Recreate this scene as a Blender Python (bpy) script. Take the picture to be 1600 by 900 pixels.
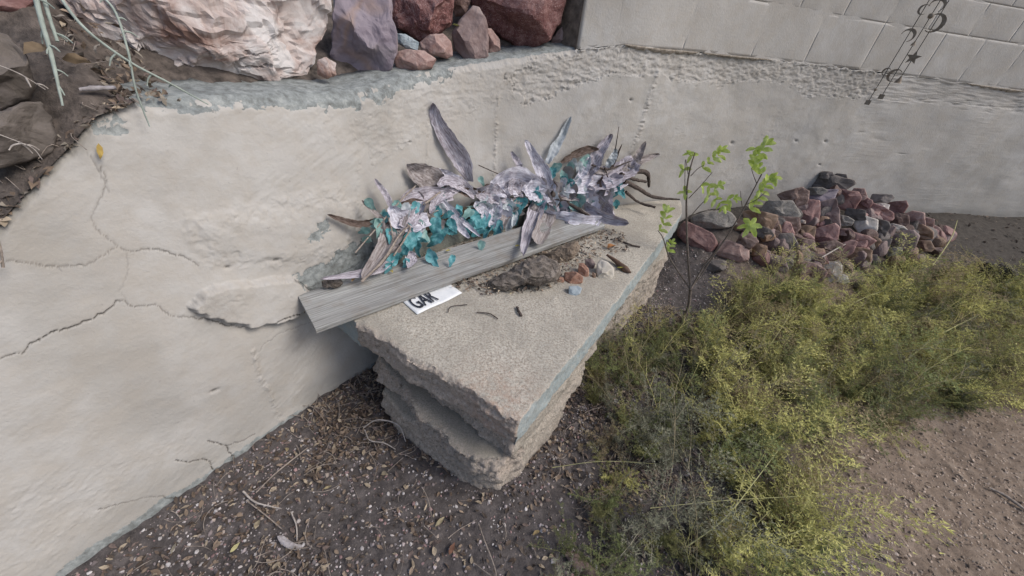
import bpy, bmesh, math, random
import numpy as np
from mathutils import Vector, Matrix, Euler

# ------------------------------------------------------------ camera, light
SC = bpy.context.scene
for o in list(bpy.data.objects):
    bpy.data.objects.remove(o, do_unlink=True)
COL = SC.collection
F = 600.0
CEN = np.array([800., 450.])
NAD = np.array([690., 1270.])
CAMH = 1.6
_n = np.array([*(NAD - CEN), F]); _n /= np.linalg.norm(_n)
UP = -_n
_fw = np.array([0, 0, 1.]); YA = _fw - _fw.dot(UP) * UP; YA /= np.linalg.norm(YA)
XA = np.cross(YA, UP)

cam_d = bpy.data.cameras.new('camera')
cam = bpy.data.objects.new('camera', cam_d); COL.objects.link(cam)
cam_d.sensor_width = 36.0
cam_d.lens = 36.0 * F / 1600.0
cam_d.clip_start = 0.02; cam_d.clip_end = 500
R = Matrix(((XA[0], -XA[1], -XA[2]), (YA[0], -YA[1], -YA[2]), (UP[0], -UP[1], -UP[2])))
cam.matrix_world = Matrix.Translation((0, 0, CAMH)) @ R.to_4x4()
SC.camera = cam

SUN_EL, SUN_AZ = math.radians(48), math.radians(103)      # azimuth clockwise from +Y
w = bpy.data.worlds.new('World'); SC.world = w; w.use_nodes = True
nt = w.node_tree
sky = nt.nodes.new('ShaderNodeTexSky'); sky.sky_type = 'NISHITA'; sky.sun_disc = False
sky.sun_elevation = SUN_EL; sky.sun_rotation = SUN_AZ
sky.dust_density = 3.0
nt.links.new(sky.outputs[0], nt.nodes['Background'].inputs[0])
nt.nodes['Background'].inputs[1].default_value = 0.112
sun_d = bpy.data.lights.new('sun', 'SUN'); sun_d.energy = 1.6; sun_d.angle = math.radians(26)
sun_d.color = (1.0, 0.95, 0.88)
sun = bpy.data.objects.new('sun', sun_d); COL.objects.link(sun)
_sd = Vector((math.sin(SUN_AZ) * math.cos(SUN_EL), math.cos(SUN_AZ) * math.cos(SUN_EL), math.sin(SUN_EL)))
sun.rotation_euler = _sd.to_track_quat('Z', 'Y').to_euler()
SC.view_settings.view_transform = 'Standard'; SC.view_settings.look = 'None'
SC.view_settings.exposure = 0.38
SC.view_settings.gamma = 1.0
SC.render.engine = 'CYCLES'

rng = np.random.default_rng(7)
random.seed(7)

# ------------------------------------------------------------ pixel to place helpers
def ray(x, y):
    d = np.array([x - CEN[0], y - CEN[1], F])
    return np.array([d @ XA, d @ YA, d @ UP])

def atz(x, y, z=0.):
    r = ray(x, y); t = (z - CAMH) / r[2]
    return np.array([0, 0, CAMH]) + r * t

def depth_of(p):
    c = np.array(p) - [0, 0, CAMH]
    return (c[0] * XA + c[1] * YA + c[2] * UP)[2]

# ------------------------------------------------------------ noise
def _hash(ix, iy, iz, seed):
    h = (ix.astype(np.int64) * 374761393 + iy.astype(np.int64) * 668265263 + iz.astype(np.int64) * 2147483647 + seed * 974634777) & 0xffffffff
    h = ((h ^ (h >> 13)) * 1274126177) & 0xffffffff
    h = ((h ^ (h >> 16)) * 2246822519) & 0xffffffff
    return ((h ^ (h >> 15)) & 0xffffff) / float(0xffffff)

def vnoise(p, seed=0):
    p = np.asarray(p, float); i = np.floor(p); f = p - i; f = f * f * (3 - 2 * f)
    x, y, z = i[..., 0], i[..., 1], i[..., 2]; r = 0
    for dx in (0, 1):
        for dy in (0, 1):
            for dz in (0, 1):
                wgt = (f[..., 0] if dx else 1 - f[..., 0]) * (f[..., 1] if dy else 1 - f[..., 1]) * (f[..., 2] if dz else 1 - f[..., 2])
                r = r + wgt * _hash(x + dx, y + dy, z + dz, seed)
    return r * 2 - 1

def fbm(p, scale, octs=4, seed=0, gain=.5):
    p = np.asarray(p, float) * scale; a = 1.; r = 0
    for k in range(octs):
        r = r + a * vnoise(p + k * 17.3, seed + k); p = p * 2.03; a *= gain
    return r

def fbm2(x, y, sx, sy, octs=4, seed=0, gain=.5):
    return fbm(np.stack([x * sx, y * sy, np.zeros_like(x) + .37], -1), 1., octs, seed, gain)

def sstep(a, b, x):
    t = np.clip((x - a) / (b - a), 0, 1); return t * t * (3 - 2 * t)

# ------------------------------------------------------------ the wall's plan
_ctrl = np.array([(-3.35, -3.15), (-2.3, -1.4), (-1.25, .35), (-.95, .85), (-.65, 1.35), (-.33, 1.81), (.05, 2.21), (.47, 2.56), (1.0, 2.9), (1.6, 3.2),
                  (2.3, 3.45), (3.1, 3.67), (3.95, 3.86), (6, 4.27), (9, 4.8), (13, 5.5)])
def _catmull(P, n=40):
    out = []
    for i in range(1, len(P) - 2):
        a, b, c, d = P[i - 1], P[i], P[i + 1], P[i + 2]
        for t in np.linspace(0, 1, n, endpoint=False):
            out.append(.5 * ((2 * b) + (-a + c) * t + (2 * a - 5 * b + 4 * c - d) * t * t + (-a + 3 * b - 3 * c + d) * t ** 3))
    out.append(P[-2]); return np.array(out)
WP = _catmull(_ctrl)
WS = np.concatenate([[0], np.cumsum(np.linalg.norm(np.diff(WP, axis=0), axis=1))])
_s0 = WS[np.argmin(np.linalg.norm(WP - [-1.25, .35], axis=1))]; WS = WS - _s0      # s = 0 at the near left
_T = np.gradient(WP, axis=0); _T /= np.linalg.norm(_T, axis=1)[:, None]
def wxy(s):
    return np.stack([np.interp(s, WS, WP[:, 0]), np.interp(s, WS, WP[:, 1])], -1)
def wtan(s):
    t = np.stack([np.interp(s, WS, _T[:, 0]), np.interp(s, WS, _T[:, 1])], -1)
    return t / np.linalg.norm(t, axis=-1, keepdims=True)
def wnrm(s):
    t = wtan(s); return np.stack([t[..., 1], -t[..., 0]], -1)
def batter(s): return .19 * sstep(3.0, 1.7, s)      # the old retaining wall leans back
def wpt(s, z, d=0.):
    s = np.asarray(s, float); d = np.asarray(d, float) - batter(s) * np.asarray(z, float); xy = wxy(s) + wnrm(s) * d[..., None]
    return np.concatenate([xy, np.broadcast_to(np.asarray(z, float), s.shape)[..., None]], -1)

def wall_sz(px, py, d=0.):
    s, z = _wall_sz(px, py, d)
    for _ in range(14):
        s2, z2 = _wall_sz(px, py, d - float(batter(s)) * z); s = .5 * s + .5 * s2; z = .5 * z + .5 * z2
    return _wall_sz(px, py, d - float(batter(s)) * z)
def _wall_sz(px, py, d=0.):
    r = ray(px, py); P = WP + np.stack([_T[:, 1], -_T[:, 0]], -1) * d
    c = P[:, 0] * r[1] - P[:, 1] * r[0]
    best = None
    for i in np.nonzero(c[:-1] * c[1:] <= 0)[0]:
        t = c[i] / (c[i] - c[i + 1] + 1e-12); q = P[i] + t * (P[i + 1] - P[i])
        k = q @ r[:2] / (r[:2] @ r[:2])
        if k > 0 and (best is None or k < best[0]):
            best = (k, WS[i] + t * (WS[i + 1] - WS[i]))
    k, s = best
    return s, CAMH + k * r[2]

def PD(px, py, d):
    s, z = wall_sz(px, py, d); return wpt(s, z, d)

def wall_dist(x, y):
    """signed distance in front of the wall and arc position, vectorised"""
    P = WP[::4]; S = WS[::4]; T = _T[::4]
    x = np.asarray(x, float); y = np.asarray(y, float); sh = x.shape
    q = np.stack([x.ravel(), y.ravel()], -1); D = np.empty(len(q)); SS = np.empty(len(q))
    for a in range(0, len(q), 20000):
        qq = q[a:a + 20000]
        i = np.argmin(((qq[:, None] - P[None]) ** 2).sum(-1), axis=1)
        v = qq - P[i]; D[a:a + 20000] = v[:, 0] * T[i, 1] - v[:, 1] * T[i, 0]; SS[a:a + 20000] = S[i] + (v * T[i]).sum(-1)
    return D.reshape(sh), SS.reshape(sh)

S_BANK0 = wall_sz(985, 330)[0]
def ground_z(x, y, fine=True):
    x = np.asarray(x, float); y = np.asarray(y, float)
    d, s = wall_dist(x, y)
    far = sstep(6.5, 14, np.hypot(x, y))
    z = .40 * sstep(1.35, .05, d) * sstep(S_BANK0 - .15, S_BANK0 + .95, s) * (1 - .0 * far)
    z = z + .035 * sstep(.12, .0, d) * (s < S_BANK0)
    z = z + .02 * fbm2(x, y, 2.1, 2.1, 3, 5)
    if fine:
        z = z + .008 * fbm2(x, y, 14, 14, 4, 9) + .0045 * fbm2(x, y, 60, 60, 2, 11)
    return z

def ghit(px, py, dz=0.):
    z = 0.
    for _ in range(25):
        p = atz(px, py, z); z = .5 * z + .5 * (float(ground_z(p[0], p[1], False)) + dz)
    p[2] = float(ground_z(p[0], p[1], False)) + dz
    return p

# ------------------------------------------------------------ object helpers
def tag(o, label=None, cat=None, group=None, kind=None):
    if label: o['label'] = label
    if cat: o['category'] = cat
    if group: o['group'] = group
    if kind: o['kind'] = kind
    return o

def mesh_np(name, V, Fc, mat=None, parent=None, smooth=True, attrs=None, cols=None):
    V = np.asarray(V, np.float32); me = bpy.data.meshes.new(name)
    if isinstance(Fc, np.ndarray):
        k = Fc.shape[1]; n = len(Fc)
        me.vertices.add(len(V)); me.vertices.foreach_set('co', V.ravel())
        me.loops.add(n * k); me.loops.foreach_set('vertex_index', Fc.ravel().astype(np.int32))
        me.polygons.add(n); me.polygons.foreach_set('loop_start', np.arange(0, n * k, k, dtype=np.int32))
        me.update(calc_edges=True)
    else:
        me.from_pydata([tuple(map(float, v)) for v in V], [], Fc)
    me.polygons.foreach_set('use_smooth', np.full(len(me.polygons), smooth)); me.update()
    for an, av in (attrs or {}).items():
        a = me.attributes.new(an, 'FLOAT', 'POINT'); a.data.foreach_set('value', np.asarray(av, np.float32).ravel())
    if cols is not None:
        a = me.attributes.new('tint', 'FLOAT_COLOR', 'POINT')
        c = np.ones((len(V), 4), np.float32); c[:, :3] = cols; a.data.foreach_set('color', c.ravel())
    if mat: me.materials.append(mat)
    o = bpy.data.objects.new(name, me); COL.objects.link(o)
    if parent: o.parent = parent
    return o

def empty(name, loc=(0, 0, 0)):
    o = bpy.data.objects.new(name, None); o.location = loc; o.empty_display_size = .05; COL.objects.link(o); return o

def child_at(parent, name, V, Fc, mat, **k):
    V = np.asarray(V, float) - np.array(parent.location)
    return mesh_np(name, V, Fc, mat, parent, **k)

def centred(name, V, Fc, mat, **k):
    """a top-level mesh whose origin is at its base"""
    V = np.asarray(V, float); c = np.array([V[:, 0].mean(), V[:, 1].mean(), V[:, 2].min()])
    o = mesh_np(name, V - c, Fc, mat, **k); o.location = c; return o

def grid_faces(nu, nv, wrap=False):
    i = np.arange(nu - 1)[:, None]; j = np.arange(nv if wrap else nv - 1)[None]
    j2 = (j + 1) % nv
    return np.stack([i * nv + j, (i + 1) * nv + j, (i + 1) * nv + j2, i * nv + j2], -1).reshape(-1, 4)

def smooth_path(pts, n):
    P = np.array(pts, float); P = np.vstack([2 * P[0] - P[1], P, 2 * P[-1] - P[-2]])
    seg = len(P) - 3; out = []
    for t in np.linspace(0, seg - 1e-6, n):
        i = int(t); u = t - i; a, b, c, d = P[i:i + 4]
        out.append(.5 * ((2 * b) + (-a + c) * u + (2 * a - 5 * b + 4 * c - d) * u * u + (-a + 3 * b - 3 * c + d) * u ** 3))
    return np.array(out)

def tube(pts, rad, n=6, m=None, rough=0., seed=0):
    P = smooth_path(pts, m or max(4, len(pts) * 3)); k = len(P)
    rad = np.interp(np.linspace(0, 1, k), np.linspace(0, 1, len(np.atleast_1d(rad))), np.atleast_1d(rad))
    T = np.gradient(P, axis=0); T /= np.linalg.norm(T, axis=1)[:, None] + 1e-9
    a = np.array([.3, .2, .93]); U = np.cross(T, a); U /= np.linalg.norm(U, axis=1)[:, None] + 1e-9; W = np.cross(T, U)
    th = np.linspace(0, 2 * np.pi, n, endpoint=False)
    ring = P[:, None] + rad[:, None, None] * (np.cos(th)[None, :, None] * U[:, None] + np.sin(th)[None, :, None] * W[:, None])
    V = ring.reshape(-1, 3)
    if rough: V = V + rough * rad.mean() * np.stack([fbm(V, 1.2 / rad.mean(), 2, seed + q) for q in range(3)], -1)
    Fc = grid_faces(k, n, True).tolist(); Fc.append(list(range(n))[::-1]); Fc.append([(k - 1) * n + q for q in range(n)])
    return V, Fc

def join(parts):
    Vs, Fs, o = [], [], 0
    for V, Fc in parts:
        Vs.append(V); Fs += [[q + o for q in f] for f in Fc]; o += len(V)
    return np.vstack(Vs), Fs

def ico(sub):
    bm = bmesh.new(); bmesh.ops.create_icosphere(bm, subdivisions=sub, radius=1)
    V = np.array([v.co[:] for v in bm.verts]); Fc = np.array([[v.index for v in f.verts] for f in bm.faces]); bm.free(); return V, Fc
ICO = {k: ico(k) for k in (1, 2, 3, 4, 5, 6)}

# ------------------------------------------------------------ materials
def new_mat(name):
    m = bpy.data.materials.new(name); m.use_nodes = True; t = m.node_tree
    b = t.nodes['Principled BSDF']; b.inputs['Roughness'].default_value = .9
    b.inputs['Specular IOR Level'].default_value = .25
    return m, t, b
class NB:
    def __init__(s, t): s.t = t
    def n(s, typ, **k):
        x = s.t.nodes.new('ShaderNode' + typ)
        for a, v in k.items():
            if a in x.inputs.keys() if hasattr(x.inputs, 'keys') else False: x.inputs[a].default_value = v
            else: setattr(x, a, v)
        return x
    def l(s, a, b): s.t.links.new(a, b)
    def noise(s, co, scale, detail=4, rough=.55, dist=0):
        x = s.t.nodes.new('ShaderNodeTexNoise'); s.l(co, x.inputs['Vector'])
        x.inputs['Scale'].default_value = scale; x.inputs['Detail'].default_value = detail
        x.inputs['Roughness'].default_value = rough; x.inputs['Distortion'].default_value = dist
        return x.outputs['Fac']
    def ramp(s, fac, stops):
        x = s.t.nodes.new('ShaderNodeValToRGB'); s.l(fac, x.inputs[0]); e = x.color_ramp.elements
        while len(e) < len(stops): e.new(.5)
        for q, (p, c) in zip(e, stops):
            q.position = p; q.color = (*c, 1) if len(c) == 3 else c
        return x.outputs[0]
    def mix(s, fac, a, b, mode='MIX'):
        x = s.t.nodes.new('ShaderNodeMix'); x.data_type = 'RGBA'; x.blend_type = mode
        for sock, v in ((x.inputs[0], fac), (x.inputs[6], a), (x.inputs[7], b)):
            if isinstance(v, (int, float)): sock.default_value = v
            elif isinstance(v, tuple): sock.default_value = (*v, 1)
            else: s.l(v, sock)
        return x.outputs[2]
    def math(s, op, a, b=0., c=None):
        x = s.t.nodes.new('ShaderNodeMath'); x.operation = op
        for i, v in enumerate((a, b) if c is None else (a, b, c)):
            if isinstance(v, (int, float)): x.inputs[i].default_value = v
            else: s.l(v, x.inputs[i])
        return x.outputs[0]
    def coord(s, kind='Object', scale=None):
        x = s.t.nodes.new('ShaderNodeTexCoord').outputs[kind]
        if scale:
            m = s.t.nodes.new('ShaderNodeMapping'); m.inputs['Scale'].default_value = scale; s.l(x, m.inputs['Vector']); x = m.outputs[0]
        return x
    def geo(s): return s.t.nodes.new('ShaderNodeNewGeometry').outputs['Position']
    def attr(s, name, out='Fac'):
        x = s.t.nodes.new('ShaderNodeAttribute'); x.attribute_name = name; return x.outputs[out]
    def bump(s, b, h, strength, dist=.004, prev=None):
        x = s.t.nodes.new('ShaderNodeBump'); x.inputs['Strength'].default_value = strength; x.inputs['Distance'].default_value = dist
        s.l(h, x.inputs['Height'])
        if prev: s.l(prev, x.inputs['Normal'])
        s.l(x.outputs[0], b.inputs['Normal']); return x.outputs[0]

def rock_mat(name, c1, c2, c3, scale=18, vein=None, speck=None, bump=.6, gloss=.75, contrast=(.35, .5, .68)):
    m, t, b = new_mat(name); q = NB(t); co = q.coord()
    rnd = t.nodes.new('ShaderNodeObjectInfo').outputs['Random']
    ad = t.nodes.new('ShaderNodeVectorMath'); ad.operation = 'ADD'; q.l(co, ad.inputs[0]); 
    cb = t.nodes.new('ShaderNodeCombineXYZ'); q.l(q.math('MULTIPLY', rnd, 37.), cb.inputs[0]); q.l(cb.outputs[0], ad.inputs[1]); co = ad.outputs[0]
    n1 = q.noise(co, scale, 8, .65, .6)
    col = q.ramp(n1, [(contrast[0], c1), (contrast[1], c2), (contrast[2], c3)])
    n2 = q.noise(co, scale * .25, 3, .5)
    col = q.mix(q.math('MULTIPLY', n2, .5), col, c1)
    if vein:
        v = t.nodes.new('ShaderNodeTexVoronoi'); v.feature = 'DISTANCE_TO_EDGE'; v.inputs['Scale'].default_value = scale * .35
        wv = t.nodes.new('ShaderNodeVectorMath'); wv.operation = 'MULTIPLY_ADD'
        nz = t.nodes.new('ShaderNodeTexNoise'); nz.inputs['Scale'].default_value = scale * .6; nz.inputs['Detail'].default_value = 4; q.l(co, nz.inputs['Vector'])
        q.l(nz.outputs['Color'], wv.inputs[0]); wv.inputs[1].default_value = (.12, .12, .12); q.l(co, wv.inputs[2]); q.l(wv.outputs[0], v.inputs['Vector'])
        f = q.ramp(v.outputs['Distance'], [(0, (1, 1, 1)), (.07, (0, 0, 0))])
        f2 = q.math('MULTIPLY', f, q.ramp(q.noise(co, scale * .3, 2), [(.45, (0, 0, 0)), (.6, (1, 1, 1))]))
        col = q.mix(f2, col, vein)
    if speck:
        f = q.ramp(q.noise(co, scale * 7, 3, .7), [(.56, (0, 0, 0)), (.64, (1, 1, 1))])
        col = q.mix(q.math('MULTIPLY', f, .75), col, speck)
    dust = t.nodes.new('ShaderNodeSeparateXYZ'); q.l(t.nodes.new('ShaderNodeNewGeometry').outputs['Normal'], dust.inputs[0])
    fd = q.math('MULTIPLY', q.math('MAXIMUM', dust.outputs[2], 0.), q.math('MULTIPLY', q.noise(co, scale * 2, 5, .7), .38))
    col = q.mix(fd, col, (.36, .31, .28))
    hs = t.nodes.new('ShaderNodeHueSaturation'); q.l(col, hs.inputs['Color']); q.l(q.math('MULTIPLY_ADD', rnd, .45, .78), hs.inputs['Value'])
    q.l(hs.outputs[0], b.inputs['Base Color']); b.inputs['Roughness'].default_value = gloss
    h = q.math('ADD', q.noise(co, scale * 3, 8, .7), q.math('MULTIPLY', n1, .7))
    q.bump(b, h, bump, .006)
    return m

M = {}
M['quartz'] = rock_mat('quartz', (.27, .17, .14), (.56, .49, .47), (.78, .78, .79), 6, vein=(.10, .045, .03), bump=.9, contrast=(.34, .46, .6))
M['purple'] = rock_mat('purple_slate', (.19, .16, .20), (.27, .235, .28), (.36, .32, .35), 9, vein=(.30, .22, .2), bump=.5, contrast=(.3, .5, .7))
M['granite'] = rock_mat('red_granite', (.11, .045, .045), (.19, .085, .08), (.33, .2, .19), 30, speck=(.46, .34, .32), bump=.8)
M['pinkr'] = rock_mat('pink_stone', (.22, .135, .12), (.32, .215, .195), (.44, .34, .31), 22, bump=.7)
M['maroon'] = rock_mat('maroon_stone', (.17, .085, .08), (.29, .165, .155), (.42, .29, .275), 14, bump=.4)
M['lilac'] = rock_mat('lilac_stone', (.16, .11, .105), (.235, .175, .17), (.33, .27, .26), 12, bump=.45)
M['slategrey'] = rock_mat('dark_grey_stone', (.08, .07, .066), (.14, .125, .12), (.22, .20, .19), 14, bump=.5)
M['pale'] = rock_mat('pale_stone', (.45, .41, .37), (.6, .56, .52), (.74, .72, .69), 13, vein=(.2, .12, .08), bump=.6)
M['greyr'] = rock_mat('grey_granite', (.14, .13, .12), (.23, .22, .2), (.36, .34, .32), 45, speck=(.45, .43, .4), bump=.7)
M['tan'] = rock_mat('tan_stone', (.16, .095, .06), (.25, .165, .11), (.36, .27, .21), 14, vein=(.12, .06, .04), bump=.5)
M['brownr'] = rock_mat('brown_veined_stone', (.1, .06, .05), (.17, .115, .1), (.34, .25, .23), 24, vein=(.05, .03, .03), bump=.7)
M['pinkwhite'] = rock_mat('pink_white_granite', (.2, .1, .09), (.36, .24, .22), (.58, .48, .46), 26, bump=.9, speck=(.14, .06, .06))
M['orange'] = rock_mat('orange_brick', (.30, .15, .10), (.42, .23, .16), (.52, .34, .27), 60, bump=.7)
M['cream'] = rock_mat('cream_stone', (.40, .36, .30), (.52, .49, .43), (.64, .62, .58), 14, bump=.5)
M['bluegrey'] = rock_mat('blue_grey_stone', (.22, .28, .32), (.31, .37, .41), (.42, .47, .5), 30, bump=.5)
M['greybrown'] = rock_mat('grey_brown_rock', (.10, .085, .075), (.15, .13, .115), (.24, .21, .2), 9, vein=(.06, .05, .045), bump=.7)

def plain(name, col, var=.25, scale=40, bump=.3, rough=.9, col2=None, stretch=None, trans=0., tint=False, bd=.002):
    m, t, b = new_mat(name); q = NB(t); co = q.coord('Object', stretch)
    n = q.noise(co, scale, 6, .65)
    c2 = col2 or tuple(c * (1 - var) for c in col)
    c = q.ramp(n, [(.33, c2), (.66, col)])
    if tint: c = q.mix(1., c, q.attr('tint', 'Color'), 'MULTIPLY')
    q.l(c, b.inputs['Base Color']); b.inputs['Roughness'].default_value = rough
    if trans:
        b.inputs['Transmission Weight'].default_value = 0
        tr = t.nodes.new('ShaderNodeBsdfTranslucent'); q.l(c, tr.inputs[0]); mx = t.nodes.new('ShaderNodeMixShader'); mx.inputs[0].default_value = trans
        q.l(b.outputs[0], mx.inputs[1]); q.l(tr.outputs[0], mx.inputs[2]); q.l(mx.outputs[0], t.nodes['Material Output'].inputs[0])
    if bump: q.bump(b, n, bump, bd)
    return m

def wall_material(name='painted_plaster', block=False):
    m, t, b = new_mat(name); q = NB(t); co = q.geo()
    n1 = q.noise(co, 1.7, 6, .6); n2 = q.noise(co, 14, 7, .7); n3 = q.noise(co, 90, 4, .6)
    base = q.ramp(n1, [(.35, (.385, .37, .35)), (.65, (.465, .455, .44))])
    base = q.mix(q.ramp(q.math('ADD', q.math('MULTIPLY', n2, .6), q.math('MULTIPLY', q.noise(co, 4.5, 6, .7), .4)), [(.42, (.42, .42, .42)), (.56, (0, 0, 0))]), base, (.37, .335, .29))
    # small chips through the paint
    chip = q.ramp(q.noise(co, 38, 3, .6), [(.70, (0, 0, 0)), (.735, (1, 1, 1))])
    base = q.mix(q.math('MULTIPLY', chip, .45), base, (.26, .25, .24))
    if not block:
        rough = q.attr('rough')
        rn = q.ramp(q.noise(co, 70, 5, .75), [(.44, (0, 0, 0)), (.58, (1, 1, 1))])
        base = q.mix(q.math('MULTIPLY', rough, q.math('MULTIPLY', rn, .28)), base, (.30, .27, .24))
        st = q.attr('stain'); base = q.mix(q.math('MULTIPLY', st, q.math('MULTIPLY_ADD', n2, .7, .35)), base, (.22, .21, .19))
        pl = q.attr('peel'); pc = q.ramp(q.noise(co, 30, 7, .75), [(.32, (.12, .125, .12)), (.5, (.23, .25, .25)), (.68, (.36, .38, .375))])
        pf = q.ramp(q.math('ADD', pl, q.math('MULTIPLY', q.math('SUBTRACT', q.noise(co, 45, 5, .7), .5), .9)), [(.47, (0, 0, 0)), (.53, (1, 1, 1))])
        base = q.mix(pf, base, pc)
        base = q.mix(q.attr('crack'), base, (.03, .026, .022))
    q.l(base, b.inputs['Base Color']); b.inputs['Roughness'].default_value = .8
    h = q.math('ADD', q.math('MULTIPLY', n2, .8), q.math('MULTIPLY', n3, .7))
    if not block: h = q.math('ADD', h, q.math('MULTIPLY', q.math('MULTIPLY', rough, q.noise(co, 60, 6, .75)), 1.1))
    q.bump(b, h, .42, .006)
    return m
M['wall'] = wall_material(); M['block'] = wall_material('painted_block', True)

def concrete_mat(name, c1, c2, c3, rust=True, ag=150):
    m, t, b = new_mat(name); q = NB(t); co = q.geo()
    n1 = q.noise(co, 3.2, 5, .6); n2 = q.noise(co, ag, 3, .8); n3 = q.noise(co, 34, 5, .7)
    c = q.ramp(n2, [(.34, c1), (.5, c2), (.68, c3)])
    c = q.mix(q.ramp(n1, [(.38, (.7, .7, .7)), (.6, (0, 0, 0))]), c, tuple(v * .72 for v in c2)); c = q.mix(q.ramp(q.noise(co, 9, 6, .75), [(.56, (0, 0, 0)), (.68, (.5, .5, .5))]), c, tuple(v * 1.2 for v in c2))
    sd = q.attr('side')
    agg = q.ramp(q.noise(co, 75, 3, .8), [(.33, (.15, .125, .11)), (.45, (.38, .33, .285)), (.58, (.42, .34, .29)), (.7, (.62, .57, .52))])
    c = q.mix(q.math('MULTIPLY', sd, .75), c, agg)
    if rust:
        rf = q.math('MULTIPLY', q.attr('rust'), q.ramp(n3, [(.38, (0, 0, 0)), (.6, (1, 1, 1))]))
        c = q.mix(q.math('MULTIPLY', rf, .32), c, (.42, .22, .14))
    bl = q.attr('blue'); c = q.mix(q.math('MULTIPLY', bl, q.ramp(n3, [(.3, (.45, .45, .45)), (.62, (.95, .95, .95))])), c, (.30, .36, .38))
    q.l(c, b.inputs['Base Color']); b.inputs['Roughness'].default_value = .92
    q.bump(b, q.math('ADD', n2, q.math('MULTIPLY', n3, q.math('MULTIPLY_ADD', sd, 1.6, .35))), .7, .007)
    return m
M['slab'] = concrete_mat('bench_concrete', (.25, .225, .19), (.42, .39, .34), (.58, .55, .49), ag=110)
M['slab2'] = concrete_mat('support_concrete', (.21, .195, .165), (.34, .315, .27), (.46, .43, .38))

def ground_material():
    m, t, b = new_mat('soil'); q = NB(t); co = q.geo()
    n1 = q.noise(co, 1.1, 5, .6); n2 = q.noise(co, 22, 8, .75); n3 = q.noise(co, 160, 4, .7)
    dark = q.ramp(n2, [(.3, (.045, .04, .04)), (.5, (.088, .078, .077)), (.72, (.16, .142, .14))])
    red = q.ramp(n2, [(.3, (.135, .10, .075)), (.5, (.215, .165, .127)), (.72, (.31, .25, .20))])
    sp = t.nodes.new('ShaderNodeSeparateXYZ'); q.l(co, sp.inputs[0])
    f = q.math('ADD', q.math('SUBTRACT', sp.outputs[0], 1.25), q.math('MULTIPLY', q.math('SUBTRACT', n1, .5), 1.2))
    f = q.math('SUBTRACT', f, q.math('MULTIPLY', sp.outputs[1], .18))
    f = q.ramp(q.math('MULTIPLY_ADD', f, .9, .5), [(.35, (0, 0, 0)), (.75, (1, 1, 1))])
    c = q.mix(f, dark, red)
    bank = q.ramp(q.math('ADD', sp.outputs[1], q.math('MULTIPLY', n1, .5)), [(0, (0, 0, 0)), (1, (1, 1, 1))])
    c = q.mix(q.ramp(n3, [(.6, (0, 0, 0)), (.72, (.6, .6, .6))]), c, (.3, .26, .235))
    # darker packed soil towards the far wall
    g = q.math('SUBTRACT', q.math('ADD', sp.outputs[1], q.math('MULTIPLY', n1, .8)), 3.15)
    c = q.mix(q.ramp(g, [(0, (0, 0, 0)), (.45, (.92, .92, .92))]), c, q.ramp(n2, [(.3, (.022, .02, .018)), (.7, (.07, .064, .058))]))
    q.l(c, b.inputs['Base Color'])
    q.bump(b, q.math('ADD', n2, q.math('MULTIPLY', n3, .5)), .9, .008)
    return m
M['soil'] = ground_material()
M['bank'] = plain('bank_soil', (.15, .125, .11), col2=(.045, .038, .034), scale=26, bump=1., bd=.01)
M['leaf'] = plain('litter', (1, 1, 1), col2=(.7, .7, .7), scale=60, tint=True, trans=.1)
M['pebble'] = plain('pebbles', (1, 1, 1), col2=(.75, .75, .75), scale=90, tint=True, rough=.8)
M['twig'] = plain('twigs', (.36, .31, .27), col2=(.17, .14, .12), scale=70, bump=.5)
M['weed'] = plain('weed_leaf', (1, 1, 1), col2=(.75, .75, .75), scale=20, tint=True, trans=.25, bump=0, rough=.7)

# ------------------------------------------------------------ ground
def lin_grow(a, b, step, far, g=1.25):
    core = list(np.arange(a, b, step)); st = step
    lo = []; x = a
    while x > -far: st *= g; x -= st; lo.append(x)
    st = step; hi = []; x = core[-1]
    while x < far: st *= g; x += st; hi.append(x)
    return np.array(lo[::-1] + core + hi)
gx = lin_grow(-1.45, 2.6, .011, 60, 1.12); gy = lin_grow(.25, 3.9, .011, 60, 1.12)
GX, GY = np.meshgrid(gx, gy, indexing='ij')
GZ = ground_z(GX, GY)
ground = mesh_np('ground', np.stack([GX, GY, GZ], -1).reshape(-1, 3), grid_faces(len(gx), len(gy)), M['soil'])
tag(ground, 'bare dark soil floor with grit turning to reddish dirt at lower right', kind='structure')

# ------------------------------------------------------------ retaining wall (lower)
top_px = [(0, 362), (60, 292), (110, 240), (150, 192), (215, 165), (310, 163), (430, 157), (560, 150), (650, 122), (770, 100), (905, 80)]
crack_px = [(920, 77), (979, 70), (1020, 76), (1097, 83), (1206, 94), (1338, 109), (1440, 122), (1513, 131), (1600, 143)]
_t = [wall_sz(*p) for p in top_px]; _c = [wall_sz(*p) for p in crack_px]
TS = np.array([-3.0] + [a for a, _ in _t] + [a for a, _ in _c] + [11.]); TZ = np.array([.25] + [b for _, b in _t] + [b for _, b in _c] + [_c[-1][1] + .0])
TZ[0] = _t[0][1] - (TS[1] - TS[0]) * .55
def top_z(s): return np.interp(s, TS, TZ)
S_END = _t[-1][0]        # where the block wall begins

ss = np.concatenate([np.arange(-1.6, -.25, .03), np.arange(-.25, 3.0, .0037), np.arange(3.0, 5.2, .008), np.arange(5.2, 9.5, .05)])
NZ = 370
vv = np.linspace(0, 1, NZ)
SG, VG = np.meshgrid(ss, vv, indexing='ij')
TOPJ = top_z(SG) + .008 * fbm2(SG, SG * 0, 9, 1, 4, 31) + .004 * fbm2(SG, SG * 0, 60, 1, 3, 32)
ZB = -.12
ZG = ZB + (TOPJ - ZB) * VG
D = .011 * fbm2(SG, ZG, 1.6, 2.2, 3, 1) + .0024 * fbm2(SG, ZG, 7, 10, 4, 2)
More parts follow.
